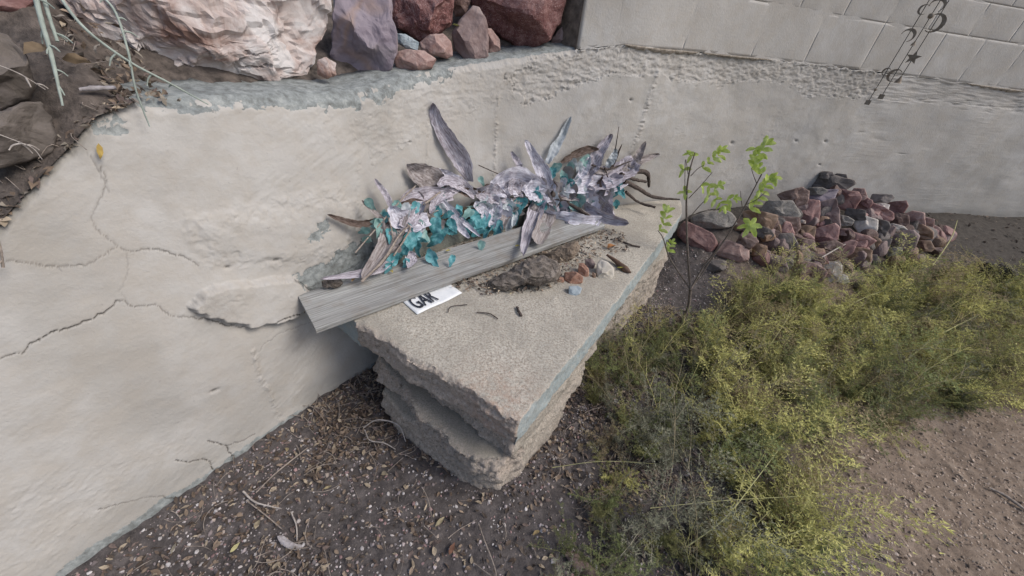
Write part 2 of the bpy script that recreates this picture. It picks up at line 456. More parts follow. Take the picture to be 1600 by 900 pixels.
# trowel ridges, thicker on the near left panel
lf = sstep(1.9, 1.0, SG)
tw = sstep(-.45, .6, fbm2(SG, ZG, 1.7, 2.4, 3, 52))
D += .0028 * np.abs(fbm2(SG + .4 * ZG, ZG - .45 * SG, 7, 26, 4, 3)) * tw * (.3 + .7 * lf)
patch = sstep(.1, .45, fbm2(SG, ZG, 3.2, 3.2, 2, 50))
D += patch * .0018 * np.abs(fbm2(SG, ZG, 50, 60, 3, 51))
ROUGH = np.zeros_like(D); PEEL = np.zeros_like(D); CR = np.zeros_like(D); STAIN = np.zeros_like(D)

def poly_sz(px): return np.array([wall_sz(*p) for p in px])
def poly_mask(px, soft=.01, jit=.02, seed=0, sharp=None):
    """signed inside distance of a px polygon laid on the wall, with a ragged edge"""
    P = poly_sz(px); m = (SG > P[:, 0].min() - .15) & (SG < P[:, 0].max() + .15) & (ZG > P[:, 1].min() - .15) & (ZG < P[:, 1].max() + .15)
    x = SG[m]; y = ZG[m]
    x = x + jit * fbm2(x, y, 30, 30, 4, seed + 70, .6); y = y + jit * fbm2(x, y, 30, 30, 4, seed + 80, .6)
    ins = np.zeros(len(x), bool); dist = np.full(len(x), 9.)
    for a, b in zip(P, np.roll(P, -1, axis=0)):
        c = ((a[1] > y) != (b[1] > y)) & (x < (b[0] - a[0]) * (y - a[1]) / (b[1] - a[1] + 1e-12) + a[0]); ins ^= c
        ab = b - a; t = np.clip(((x - a[0]) * ab[0] + (y - a[1]) * ab[1]) / (ab @ ab + 1e-12), 0, 1)
        dist = np.minimum(dist, np.hypot(x - a[0] - t * ab[0], y - a[1] - t * ab[1]))
    sd = np.where(ins, dist, -dist); out = np.zeros_like(D); out[m] = sstep(-soft, soft, sd); return out

# ragged spalled band below the block wall
band = poly_mask([(905, 78), (979, 70), (1097, 83), (1206, 94), (1338, 109), (1440, 122), (1600, 143), (1600, 176), (1480, 160), (1400, 158), (1330, 150), (1262, 152), (1235, 128),
                  (1180, 122), (1130, 133), (1100, 128), (1060, 128), (1035, 112), (1015, 120), (960, 112), (900, 128), (860, 150), (820, 160), (790, 120), (840, 92)], .004, .03, 1)
D += band * (-.006 + .0042 * fbm2(SG, ZG, 26, 55, 4, 12, .6)); ROUGH = np.maximum(ROUGH, band)
edge = band * (1 - band) * 4; D += edge * .004
b2 = poly_mask([(570, 165), (650, 128), (770, 105), (840, 100), (800, 150), (740, 175), (640, 215), (580, 250), (545, 210)], .02, .05, 2)
D += b2 * (.0022 * fbm2(SG, ZG, 28, 45, 4, 13, .6)); ROUGH = np.maximum(ROUGH, b2 * .7)
# thick repair patch standing proud on the left
lump = poly_mask([(296, 478), (315, 455), (352, 442), (400, 438), (455, 432), (478, 452), (486, 478), (440, 499), (392, 507), (345, 498)], .007, .007, 3)
D += lump * (.036 + .0012 * fbm2(SG, ZG, 20, 26, 3, 14))
lump2 = poly_mask([(296, 478), (315, 455), (345, 445), (372, 470), (362, 500), (330, 495)], .02, .03, 33)
ROUGH = np.maximum(ROUGH, lump2); D += lump2 * (.001 * fbm2(SG, ZG, 40, 50, 3, 15) - .004)
sh = poly_mask([(300, 345), (420, 330), (530, 300), (560, 330), (540, 395), (440, 410), (330, 400)], .05, .02, 4)
D += sh * (.012 + .0018 * fbm2(SG, ZG, 30, 30, 3, 17))
# bare blue grey patches where the paint is gone
for k, pp in enumerate([[(458, 437), (500, 415), (548, 385), (575, 372), (600, 400), (600, 470), (560, 500), (500, 470), (482, 456)],
                        [(478, 385), (492, 352), (512, 340), (520, 352), (500, 375)],
                        [(555, 140), (565, 140), (562, 166), (540, 170), (500, 168), (300, 168), (250, 170), (180, 175), (150, 205), (140, 190), (220, 158)],
                        [(560, 150), (650, 118), (720, 106), (700, 120), (650, 132), (590, 160)],
                        [(150, 205), (190, 175), (205, 190), (165, 215)]]):
    a = poly_mask(pp, .012, .02, 20 + k); PEEL = np.maximum(PEEL, a); D -= a * .004
low = sstep(.07, .02, ZG + .025 * fbm2(SG, SG * 0, 7, 1, 3, 44)) * sstep(2.0, 1.5, SG)
PEEL = np.maximum(PEEL, low * .75); D += low * .006
STAIN = np.maximum(STAIN, sstep(.24, .0, ZG + .1 * fbm2(SG, ZG, 4, 3, 4, 45)) * .75); STAIN = np.maximum(STAIN, .3 * sstep(.25, .9, fbm2(SG, ZG, 3.5, 2.2, 4, 49, .6)))
STAIN = np.maximum(STAIN, sstep(3.3, 3.9, SG) * sstep(.75, .35, ZG + .1 * fbm2(SG, ZG, 3, 3, 3, 46)) * .5)
STAIN = np.maximum(STAIN, sstep(S_BANK0 + .6, S_BANK0 + 1.2, SG) * sstep(.50, .40, ZG + .03 * fbm2(SG, ZG, 9, 9, 3, 47)) * .9)
# dirt spilled over the top edge at the left
STAIN = np.maximum(STAIN, sstep(wall_sz(205, 165)[0], wall_sz(120, 240)[0], SG) * sstep(.05, .0, TOPJ - ZG + .03 * fbm2(SG, ZG, 20, 20, 3, 48)))
# pits in the far part
for px_, py_, r_ in [(985, 156, .014), (1143, 223, .02), (1244, 220, .018), (1290, 221, .018), (1348, 207, .02), (1348, 222, .018), (1373, 218, .026), (1453, 232, .016), (1550, 240, .016),
                     (1280, 257, .014), (1410, 150, .016), (1408, 240, .01), (640, 222, .006), (560, 400, .006), (333, 608, .012), (357, 418, .01), (430, 405, .014)]:
    s_, z_ = wall_sz(px_, py_); dd = np.hypot((SG - s_) * .8 + (ZG - z_) * .5, (ZG - z_) * 1.3); g_ = np.exp(-(dd / r_) ** 2 * 1.6)
    D -= .010 * g_; CR = np.maximum(CR, sstep(.45, .8, g_) * .55)
# formwork seams
def near(px, wdt):
    P = poly_sz(px); out = np.full(D.shape, 9.)
    m = (SG > P[:, 0].min() - .1) & (SG < P[:, 0].max() + .1) & (ZG > P[:, 1].min() - .08) & (ZG < P[:, 1].max() + .08)
    x = SG[m]; y = ZG[m]; dist = np.full(len(x), 9.)
    for a, b in zip(P[:-1], P[1:]):
        ab = b - a; t = np.clip(((x - a[0]) * ab[0] + (y - a[1]) * ab[1]) / (ab @ ab + 1e-12), 0, 1)
        dist = np.minimum(dist, np.hypot(x - a[0] - t * ab[0], y - a[1] - t * ab[1]))
    out[m] = dist; return np.exp(-(out / wdt) ** 2)
for pp, wd, am in [([(1028, 108), (1012, 160), (1000, 205), (985, 235), (975, 270)], .022, 1.), ([(393, 545), (405, 590), (421, 612), (440, 660)], .010, .7),
                   ([(667, 190), (668, 255), (670, 275)], .008, .6), ([(778, 150), (775, 200), (772, 285)], .011, .8), ([(560, 250), (556, 330)], .012, .3)]:
    g_ = near(pp, wd); D += am * g_ * (.002 + .006 * fbm2(SG, ZG, 38, 70, 4, 61, .7)) * (.4 + .6 * (fbm2(SG, ZG, 6, 9, 2, 62) > -.2)); ROUGH = np.maximum(ROUGH, g_ * am)
# hair cracks: nearest grid vertices are pulled onto the line
cracks = [([(0, 560), (32, 552), (48, 537), (80, 520), (112, 510), (145, 497), (165, 488), (186, 469), (210, 480), (245, 477), (262, 490), (282, 494), (315, 496), (345, 505), (370, 510), (395, 507), (420, 500), (450, 488), (475, 482), (500, 470)], 1.),
          ([(10, 407), (40, 408), (75, 418), (140, 416), (158, 402), (185, 389), (205, 394), (250, 391), (290, 403), (310, 416)], .6),
          ([(160, 262), (168, 285), (160, 305), (150, 325), (145, 345), (155, 362), (170, 375), (187, 388)], .5),
          ([(395, 555), (410, 538), (432, 522), (470, 508), (500, 500)], .45),
          ([(275, 719), (290, 723), (305, 722), (320, 719), (331, 726), (337, 744)], .9), ([(325, 690), (340, 694), (356, 699), (362, 712), (368, 722)], .8), ([(356, 699), (380, 690), (400, 680)], .5),
          ([(155, 798), (190, 788), (215, 783), (242, 776), (265, 780), (290, 777)], .7), ([(140, 240), (150, 255), (172, 300)], .4),
          ([(458, 436), (470, 442), (482, 452), (492, 456)], 1.), ([(480, 452), (510, 440), (545, 425), (575, 405)], .6),
          ([(195, 470), (190, 455), (202, 430), (198, 395)], .3)]
svals = ss
for pp, strength in cracks:
    strength *= 1.
    P = poly_sz(pp); q_ = []
    for a, b in zip(P[:-1], P[1:]):
        L = np.linalg.norm(b - a); n_ = max(2, int(L / .003)); t = np.linspace(0, 1, n_, endpoint=False)[:, None]; q_.append(a + (b - a) * t)
    q_ = np.vstack(q_); w1 = fbm2(q_[:, 0], q_[:, 1], 55, 55, 3, 90, .7); w2 = fbm2(q_[:, 0], q_[:, 1], 55, 55, 3, 95, .7); q_ = q_ + .0035 * np.stack([w1, w2], -1)
    wv_ = np.clip(.72 + .45 * fbm2(q_[:, 0], q_[:, 1], 8, 8, 2, 97), .42, 1.25)
    for (s_, z_), st_ in zip(q_, wv_ * strength):
        i = int(np.argmin(np.abs(svals - s_))); tz = TOPJ[i, 0]; j = int(round((z_ - ZB) / (tz - ZB) * (NZ - 1)))
        if j <= 0 or j >= NZ - 1: continue
        if CR[i, j] < st_:
            SG[i, j] = .7 * s_ + .3 * SG[i, j]; ZG[i, j] = z_; CR[i, j] = min(st_, 1); D[i, j] -= .006 * st_
# rounded ragged top lip, ledge and back
lip = sstep(.02, .0, TOPJ - ZG) * (SG < S_END); D -= lip * .012
V0 = wpt(SG.ravel(), ZG.ravel(), D.ravel()).reshape(len(ss), NZ, 3)
ATT = dict(rough=ROUGH, peel=PEEL, crack=CR, stain=STAIN)
back_d = np.array([-.03, -.055, -.08, -.105, -.13, -.16, -.2]); nb = len(back_d)
SB, DB = np.meshgrid(ss, back_d, indexing='ij')
_lfb = sstep(wall_sz(150, 192)[0], wall_sz(225, 165)[0], SB)
led = _lfb * np.where(SB < S_END, .012 + .10 * (-DB) + .006 * fbm2(SB, DB, 18, 40, 4, 33), .0)
VB = wpt(SB.ravel(), (top_z(SB) + led).ravel(), DB.ravel()).reshape(len(ss), nb, 3)
V1 = wpt(SB[:, -1].ravel(), np.full(len(ss), -.12), np.full(len(ss), -.2)).reshape(len(ss), 1, 3)
VW = np.concatenate([V0, VB, V1], 1)
def ext(a, v): return np.concatenate([a, np.full((len(ss), nb), v), np.zeros((len(ss), 1))], 1)
_lf = sstep(wall_sz(150, 192)[0], wall_sz(225, 165)[0], ss)[:, None]
def extl(a, v): return np.concatenate([a, np.full((len(ss), nb), v) * _lf, np.zeros((len(ss), 1))], 1)
wall = mesh_np('retaining_wall', VW.reshape(-1, 3), grid_faces(len(ss), NZ + nb + 1), M['wall'],
               attrs=dict(rough=ext(ROUGH, .6), peel=extl(PEEL, 1.), crack=ext(CR, 0), stain=ext(STAIN, .5)))
tag(wall, 'long curving beige plastered retaining wall with cracks and peeling paint behind the bench', 'wall')

# ------------------------------------------------------------ block wall above (right)
bw = empty('block_wall', tuple(wpt(S_END + .5, top_z(S_END + .5), -.1)))
tag(bw, 'beige painted block wall standing on the retaining wall at upper right', 'wall')
def block_part(s0, s1, z0a, z0b, z1, k):
    n = 12; mrows = 8; g = .0008
    s0 += g; s1 -= g; a = np.linspace(s0, s1, n); v = np.linspace(0, 1, mrows)
    a[1] = a[0] + .012; a[-2] = a[-1] - .012; v[1] = .05; v[-2] = .95; A, B = np.meshgrid(a, v, indexing='ij'); zlo = np.interp(A, [s0, s1], [z0a, z0b]) + g; Z = zlo + (z1 - g - zlo) * B
    e = np.minimum.reduce([A - s0, s1 - A, Z - zlo, z1 - g - Z]); dd = -.008 - .0015 * np.exp(-(e / .005) ** 2) + .003 * fbm2(A, Z, 8, 8, 3, 7)
    Fv = wpt(A.ravel(), Z.ravel(), dd.ravel()); Bv = wpt(A.ravel(), Z.ravel(), np.full(A.size, -.2)); N = A.size
    Fc = grid_faces(n, mrows).tolist(); Fc += [[q + N for q in f[::-1]] for f in Fc]
    per = [i * mrows for i in range(n)] + [(n - 1) * mrows + j for j in range(1, mrows)] + [i * mrows + mrows - 1 for i in range(n - 2, -1, -1)] + [j for j in range(mrows - 2, 0, -1)]
    for a_, b_ in zip(per, per[1:] + per[:1]): Fc.append([b_, a_, a_ + N, b_ + N])
    child_at(bw, 'block', np.vstack([Fv, Bv]), Fc, M['block'], smooth=True)
zA = wall_sz(1403, 39)[1]
seam_s = [wall_sz(x, y)[0] for x, y in [(961, 60), (1078, 45), (1190, 50), (1275, 60), (1355, 90), (1450, 100), (1540, 110), (1590, 118)]]
pitch = .40
row0 = [S_END]; 
for q_ in seam_s[:6]: row0.append(q_)
while row0[-1] < 8.6: row0.append(row0[-1] + pitch)
for a, b in zip(row0[:-1], row0[1:]): block_part(a, b, top_z(a) + .006, top_z(b) + .006, zA, 0)
zr = zA
for r_ in range(1, 5):
    off = row0[1] - (.2 if r_ % 2 else 0)
    edges = [S_END] + [x for x in np.arange(off, 8.7, pitch) if x > S_END + .08]
    for a, b in zip(edges[:-1], edges[1:]): block_part(a, b, zr, zr, zr + .2, r_)
    zr += .2
# recessed mortar between the blocks
ms = np.arange(S_END + .012, 8.6, .05); mz = np.array([0, .5, 1.])
MS, MZ = np.meshgrid(ms, mz, indexing='ij'); zz = top_z(MS) + .004 + (zr - top_z(MS) - .004) * MZ
Fv = wpt(MS.ravel(), zz.ravel(), np.full(MS.size, -.0092)); Bv = wpt(MS.ravel(), zz.ravel(), np.full(MS.size, -.19))
Fc = grid_faces(len(ms), 3); Fc = np.vstack([Fc, Fc[:, ::-1] + MS.size])
child_at(bw, 'mortar', np.vstack([Fv, Bv]), Fc, M['block'])
# end face of the block wall, its shade painted in as dark brown
ev = []
for j in range(14):
    for i in range(8):
        z_ = top_z(S_END) + .004 + (zr - top_z(S_END)) * j / 13; d_ = -.005 - .2 * i / 7
        ev.append(wpt(S_END - .006 - .012 * float(vnoise([i * .9, j * .9, 3.])) - .01, z_, d_))
M['endshade'] = plain('shaded_end', (.24, .2, .165), col2=(.1, .085, .07), scale=30, bump=.9, bd=.01)
child_at(bw, 'end_render', np.array(ev), grid_faces(14, 8), M['endshade'])
# broken lip of plaster that curls away along the crack
lipV, lipF = [], []
for (a, b, h) in [(wall_sz(975, 72)[0], wall_sz(1090, 82)[0], .014), (wall_sz(1100, 82)[0], wall_sz(1205, 94)[0], .009), (wall_sz(1510, 131)[0], wall_sz(1600, 143)[0], .016)]:
    n = 50; s_ = np.linspace(a, b, n); t = np.linspace(0, 1, n); hh = h * np.sin(np.pi * t) ** .5 * (1 + .5 * fbm2(s_, s_ * 0, 30, 1, 3, 8))
    rows = [wpt(s_, top_z(s_) - hh * 1.1, np.full(n, .002)), wpt(s_, top_z(s_) - hh * .2, .006 + hh * .5), wpt(s_, top_z(s_) + hh * .1 + .003, .004 + hh * .5), wpt(s_, top_z(s_) - .002, np.full(n, -.01))]
    V_ = np.stack(rows, 1).reshape(-1, 3); lipV.append((V_, grid_faces(n, 4).tolist()))
V_, F_ = join(lipV); o = mesh_np('plaster_lip', V_, F_, plain('lip_plaster', (.40, .36, .31), col2=(.16, .13, .1), scale=60, bump=.8), wall)

# ------------------------------------------------------------ soil bank behind the left wall
bs = np.arange(-1.6, S_END + .02, .02); bu = np.concatenate([[0.], np.cumsum(np.geomspace(.008, .18, 46))])
BS, BU = np.meshgrid(bs, bu, indexing='ij')
left = sstep(wall_sz(250, 165)[0], wall_sz(170, 190)[0], BS)
start = .0 * left + .085 * (1 - left)
zb = top_z(BS) + .012 - .02 * (1 - left) + np.maximum(BU - .05 * (1 - left), 0) * .75 + (.018 * fbm2(BS, BU, 8, 8, 4, 21) + .012 * fbm2(BS, BU, 30, 30, 3, 22)) * sstep(0, .1, BU)
VBk = wpt(BS.ravel(), zb.ravel(), (-start - BU).ravel() * 1.0)
bank = mesh_np('soil_bank', VBk, grid_faces(len(bs), len(bu))[:, ::-1], M['bank'])
tag(bank, 'dark crumbly soil bank rising behind the left retaining wall between the boulders', kind='structure')
def bank_z(s, u): return float(top_z(s)) + max(u - .05, 0) * .75 + .01

# ------------------------------------------------------------ rocks traced at their own distance
def px_basis(c):
    v = np.array(c) - [0, 0, CAMH]; dist = np.linalg.norm(v); v = v / dist
    u = np.cross(v, [0, 0, 1.]); u /= np.linalg.norm(u); w_ = np.cross(u, v); return v, u, w_, dist
def rock_px(name, poly, centre, mat, depth=.6, sub=4, facets=7, facet_amt=.25, rough=.05, seed=0, parent=None, warp=1.0, label=None, cat='rock', group=None, fscale=1., smooth=False):
    """poly: outline in picture px, centre: world place of the middle of the rock"""
    r_ = np.random.default_rng(seed + 1000)
    v, u, w_, dist = px_basis(centre)
    P = []
    for (x, y) in poly:
        rr = ray(x, y); k = (dist) / (rr @ v); q = np.array([0, 0, CAMH]) + rr * k - centre; P.append((q @ u, q @ w_))
    P = np.array(P); cc = P.mean(0); Q = P - cc; R0 = np.sqrt((Q ** 2).sum(1)).mean()
    V, Fc = ICO[sub]; a = np.arctan2(V[:, 2], V[:, 1]); rho = np.hypot(V[:, 1], V[:, 2])
    ang = np.arctan2(Q[:, 1], Q[:, 0]); order = np.argsort(ang); ang = ang[order]; Q = Q[order]
    # polar radius of the polygon
    rad = np.zeros(len(a)); A2 = np.concatenate([ang, [ang[0] + 2 * np.pi]]); Q2 = np.vstack([Q, Q[:1]])
    aa = np.where(a < ang[0], a + 2 * np.pi, a); idx = np.clip(np.searchsorted(A2, aa, 'right') - 1, 0, len(Q) - 1)
    p0 = Q2[idx]; p1 = Q2[idx + 1]; dx = np.cos(a); dy = np.sin(a); e = p1 - p0
    den = dx * e[:, 1] - dy * e[:, 0]; rad = (p0[:, 0] * e[:, 1] - p0[:, 1] * e[:, 0]) / np.where(np.abs(den) < 1e-9, 1e-9, den)
    rad = np.clip(rad, R0 * .15, R0 * 3)
    L = np.stack([-np.sign(V[:, 0]) * np.abs(V[:, 0]) ** .8 * R0 * depth, dx * rad * rho ** .85, dy * rad * rho ** .85], -1)   # depth away from camera is -
    L0 = L.copy()
    for k in range(facets):
        nrm = r_.normal(size=3); nrm[0] = -abs(nrm[0]) - .45; nrm /= np.linalg.norm(nrm)
        h = L @ nrm; mx = h.max(); d_ = mx * (1 - facet_amt * r_.uniform(.4, 1.4)); L = L - np.maximum(h - d_, 0)[:, None] * nrm * .97
    sil = ((.88 if sub < 5 else .86) * sstep(.72, .97, rho))[:, None]; L[:, 1:] = L[:, 1:] * (1 - sil) + L0[:, 1:] * sil
    wv = np.stack([fbm(L / R0 * 2.2 * fscale, 1., 4, seed + q * 7, .55) for q in range(3)], -1)
    L = L + rough * R0 * wv
    # L[:,0] negative = towards camera
    W3 = centre + L[:, :1] * v + (L[:, 1:2] + cc[0]) * u + (L[:, 2:3] + cc[1]) * w_
    if parent is not None: o = child_at(parent, name, W3, Fc, mat, smooth=smooth)
    else:
        o = centred(name, W3, Fc, mat, smooth=smooth)
        tag(o, label, cat, group)
    return o
def blob(cx, cy, w_, h_, rot=0, n=11, seed=0, jit=.14, sq=.75):
    r_ = np.random.default_rng(seed); out = []; c, s = math.cos(math.radians(rot)), math.sin(math.radians(rot))
    for k in range(n):
        t = 2 * np.pi * (k + r_.uniform(-.3, .3)) / n; x = np.sign(np.cos(t)) * abs(np.cos(t)) ** sq; y = np.sign(np.sin(t)) * abs(np.sin(t)) ** sq
        q = 1 + r_.uniform(-jit, jit); x *= w_ / 2 * q; y *= h_ / 2 * q; out.append((cx + c * x - s * y, cy + s * x + c * y))
    return out

# boulder: white and pink quartz, with cleft surface
qz_poly = [(70, -30), (95, 20), (118, 48), (150, 78), (182, 86), (192, 112), (215, 128), (262, 128), (300, 134), (345, 137), (395, 138), (435, 133), (448, 122), (490, 124), (512, 88), (526, 62), (530, 20), (530, -25), (460, -90), (300, -110), (150, -95)]
o = rock_px('quartz_boulder', qz_poly, PD(300, 60, -.24), M['quartz'], depth=.40, sub=6, facets=16, facet_amt=.34, rough=.05, seed=3, warp=1, cat='boulder',
            label='largest boulder, white and pink quartz, resting on the ledge at upper left', fscale=1.)
# fracture ridges on the boulder: cellular relief
me = o.data; V_ = np.array([v.co[:] for v in me.vertices]); nn = np.array([v.normal[:] for v in me.vertices])
r_ = np.random.default_rng(5)
bb0, bb1 = V_.min(0), V_.max(0); pts_ = r_.uniform(bb0, bb1, (210, 3)); off_ = r_.uniform(-1, 1, 210)
Vw = V_ + .05 * np.stack([fbm(V_, 9, 3, 40 + k) for k in range(3)], -1)
dd = np.full((len(V_), 2), 9.); ow = np.zeros(len(V_)); own = np.zeros(len(V_), int)
St = np.array([1., 1., 1.6])
for k, p_ in enumerate(pts_):
    d_ = np.linalg.norm((Vw - p_) * St, axis=1); b_ = d_ < dd[:, 0]; dd[b_, 1] = dd[b_, 0]; own[b_] = k; dd[b_, 0] = d_[b_]; c_ = ~b_ & (d_ < dd[:, 1]); dd[c_, 1] = d_[c_]
edg = dd[:, 1] - dd[:, 0]; h_ = .012 * off_[own] * sstep(0, .015, edg) - .013 * np.exp(-(edg / .007) ** 2) + .003 * fbm(V_, 60, 3, 77)
V_ = V_ + nn * h_[:, None]; me.vertices.foreach_set('co', V_.astype(np.float32).ravel()); me.update()

B = [  # name, poly, offset behind the wall face, material, depth, facets, amount, rough, label
 ('standing_stone', [(525, -20), (520, 40), (514, 62), (513, 90), (530, 112), (552, 126), (575, 131), (598, 124), (612, 108), (620, 85), (619, 55), (612, 25), (610, -20), (570, -40)], -.12, 'purple', .5, 14, .5, .06, 'tall purple grey stone standing on the ledge beside the quartz boulder'),
 ('granite_boulder', [(612, -40), (612, 20), (622, 42), (640, 58), (662, 64), (690, 56), (704, 38), (708, 10), (708, -40), (660, -60)], -.22, 'granite', .6, 10, .34, .07, 'dark red speckled granite boulder right of the tall purple stone'),
 ('granite_boulder', [(745, -50), (742, 0), (760, 40), (785, 62), (812, 74), (835, 73), (858, 60), (878, 30), (888, -10), (880, -60), (810, -80)], -.17, 'granite', .65, 10, .3, .06, 'round dark red granite boulder near the end of the block wall'),
 ('flat_stone', [(616, 95), (622, 82), (640, 78), (662, 80), (680, 92), (674, 106), (652, 112), (620, 110)], -.07, 'pinkr', .7, 8, .3, .03, 'low flat dusky pink stone on the ledge beneath the first granite boulder'),
 ('pink_stone', [(656, 66), (672, 55), (692, 53), (704, 66), (707, 88), (698, 92), (678, 86), (660, 80)], -.1, 'pinkr', .7, 8, .3, .03, 'blocky pink stone sitting behind the low flat stone'),
 ('purple_stone', [(706, 52), (720, 30), (738, 8), (748, 12), (757, 30), (763, 60), (762, 86), (745, 94), (725, 90), (709, 75)], -.09, 'lilac', .5, 9, .3, .04, 'pointed purple stone leaning between the two granite boulders'),
 ('brown_stone', [(758, 45), (768, 46), (780, 62), (781, 78), (770, 84), (758, 80)], -.13, 'pinkr', .6, 6, .25, .04, 'small brown pink stone wedged right of the pointed purple stone'),
 ('small_stone', [(862, 60), (878, 42), (892, 46), (896, 58), (880, 68), (862, 70)], -.14, 'lilac', .6, 6, .25, .05, 'small mauve stone below the round granite boulder by the block wall'),
 ('small_stone', [(880, 22), (892, 6), (905, 14), (902, 28), (890, 42), (882, 40)], -.13, 'slategrey', .6, 6, .25, .05, 'upright dark grey stone against the end of the block wall'),
 ('white_stone', [(522, -12), (546, -12), (546, 10), (544, 20), (527, 22), (522, 12)], -.18, 'bluegrey', .6, 7, .25, .03, 'small bluish white stone wedged above the tall purple stone'),
 ('painted_stone', [(620, 52), (632, 54), (655, 66), (652, 78), (634, 76), (622, 66)], -.13, 'bluegrey', .6, 5, .2, .07, 'small chalky turquoise stained stone between granite boulder and pink stone'),
 ('small_stone', [(496, 95), (510, 90), (524, 100), (524, 118), (510, 122), (498, 116)], -.11, 'quartz', .6, 5, .2, .07, 'small pale pink stone squeezed between quartz boulder and purple stone'),
 ('brown_rock', [(708, -30), (722, -30), (735, 0), (728, 24), (712, 26), (706, 5)], -.26, 'brownr', .6, 5, .2, .05, 'brown rock in the gap between the granite boulders'),
 ('grey_rock', [(-40, 60), (-5, 48), (18, 58), (35, 80), (46, 110), (53, 140), (50, 158), (10, 172), (-20, 180), (-50, 150)], -.06, 'greybrown', .8, 12, .4, .05, 'grey rock with pale worn top at the left edge, upper of two'),
 ('slab_rock', [(-50, 190), (0, 176), (45, 160), (62, 158), (82, 185), (92, 215), (82, 242), (50, 250), (10, 260), (-40, 262)], -.02, 'greybrown', .8, 12, .4, .05, 'dark flat sided rock at the left edge, lower of two'),
 ('dark_rock', [(-30, -40), (60, -40), (62, -5), (45, 14), (10, 28), (-30, 30)], -.3, 'maroon', .6, 6, .2, .05, 'dark red brown rock in the top left corner'),
]
for k, (nm, poly, d_, m_, dep, fc, fa, ro, lab) in enumerate(B):
    P = np.array(poly).mean(0); poly = [tuple(P + (np.array(v_) - P) * 1.06) for v_ in poly]; rock_px(nm, poly, PD(P[0], P[1], d_), M[m_], depth=dep, sub=5, facets=fc, facet_amt=fa, rough=ro, seed=60 + k, label=lab, cat='boulder' if 'boulder' in nm else 'rock')

# ------------------------------------------------------------ concrete slabs of the bench
def slab(name, poly, z0, z1, mat, voxel, label, edge_rough, parentless=True, blue_dir=None, chip=.02, seed=0, inset_fn=None, rustc=None, topn=.0015):
    """poly: world xy outline; edge_rough: per-edge roughness (0 smooth sawn, 1 broken)"""
    bm = bmesh.new(); vb = [bm.verts.new((x, y, z0)) for x, y in poly]; vt = [bm.verts.new((x, y, z1)) for x, y in poly]
    n = len(poly); bm.faces.new(vb[::-1]); bm.faces.new(vt)
    for i in range(n): bm.faces.new((vb[i], vb[(i + 1) % n], vt[(i + 1) % n], vt[i]))
    bmesh.ops.triangulate(bm, faces=bm.faces[:]); bmesh.ops.recalc_face_normals(bm, faces=bm.faces[:])
    me = bpy.data.meshes.new('t'); bm.to_mesh(me); bm.free(); o = bpy.data.objects.new('t', me); COL.objects.link(o)
    md = o.modifiers.new('r', 'REMESH'); md.mode = 'VOXEL'; md.voxel_size = voxel; md.use_smooth_shade = True
    dg = bpy.context.evaluated_depsgraph_get(); me2 = bpy.data.meshes.new_from_object(o.evaluated_get(dg)); bpy.data.objects.remove(o, do_unlink=True)
    nv = len(me2.vertices); V = np.empty(nv * 3, np.float32); me2.vertices.foreach_get('co', V); V = V.reshape(-1, 3).astype(float)
    P = np.array(poly); near_d = np.full(nv, 9.); er = np.zeros(nv); nx = np.zeros((nv, 2)); rr = np.zeros(nv)
    area = np.sum(P[:, 0] * np.roll(P[:, 1], -1) - np.roll(P[:, 0], -1) * P[:, 1])
    for i in range(n):
        a, b = P[i], P[(i + 1) % n]; ab = b - a; t = np.clip(((V[:, :2] - a) @ ab) / (ab @ ab), 0, 1); dd = np.linalg.norm(V[:, :2] - a - t[:, None] * ab, axis=1)
        c = dd < near_d; near_d[c] = dd[c]; er[c] = edge_rough[i]; nr = np.array([ab[1], -ab[0]]) / np.linalg.norm(ab) * np.sign(area); nx[c] = nr
    side = sstep(.022, .004, near_d); zr = (V[:, 2] - z0) / (z1 - z0)
    nz = fbm(V, 11, 5, seed, .6); nz2 = fbm(V, 45, 3, seed + 5, .6)
    lay = fbm(V * [.45, .45, 2.6], 9, 4, seed + 9, .6)
    disp = er * side * (chip * nz + chip * .5 * nz2 + .0035 * fbm(V, 95, 2, seed + 15) + chip * 1.5 * lay + (inset_fn(zr) if inset_fn else 0)) + (1 - er) * side * (.0025 * nz2 + .004 * nz)
    V[:, :2] += nx * disp[:, None]
    # crumbled arrises
    ar = sstep(.02, .0, near_d) * sstep(.85, 1., zr); V[:, 2] -= ar * np.maximum(0, .35 + nz + .5 * nz2) * (.012 * er + .0035)
    V[:, 2] += (zr > .9) * topn * fbm(V, 25, 3, seed + 2)
    V[:, 2] += (zr < .1) * er * side * chip * .6 * nz
    att = dict(side=np.clip(side * er * (1 - sstep(.97, 1.0, zr) * .5), 0, 1), blue=side * (er < .05) * (1 - sstep(.95, 1., zr)),
               rust=np.zeros(nv) if rustc is None else np.exp(-(((V[:, :2] - rustc[:2]) ** 2).sum(1)) / rustc[2] ** 2))
    c = np.array([P[:, 0].mean(), P[:, 1].mean(), z0]); me2.vertices.foreach_set('co', (V - c).astype(np.float32).ravel())
    for an, av in att.items():
        a = me2.attributes.new(an, 'FLOAT', 'POINT'); a.data.foreach_set('value', av.astype(np.float32))
    me2.name = name; me2.materials.clear(); me2.materials.append(mat); me2.update()
    me2.polygons.foreach_set('use_smooth', np.full(len(me2.polygons), True))
    o = bpy.data.objects.new(name, me2); o.location = c; COL.objects.link(o); tag(o, label, 'concrete slab'); return o
ZT, ZTB = .52, .372
def gp(l, z): return [tuple(atz(x, y, z)[:2]) for x, y in l]
top_poly = gp([(556, 503), (600, 527), (640, 556), (690, 582), (738, 612), (778, 642), (812, 658)], ZT) + gp([(940, 501), (1066, 334), (1064, 314)], ZT)
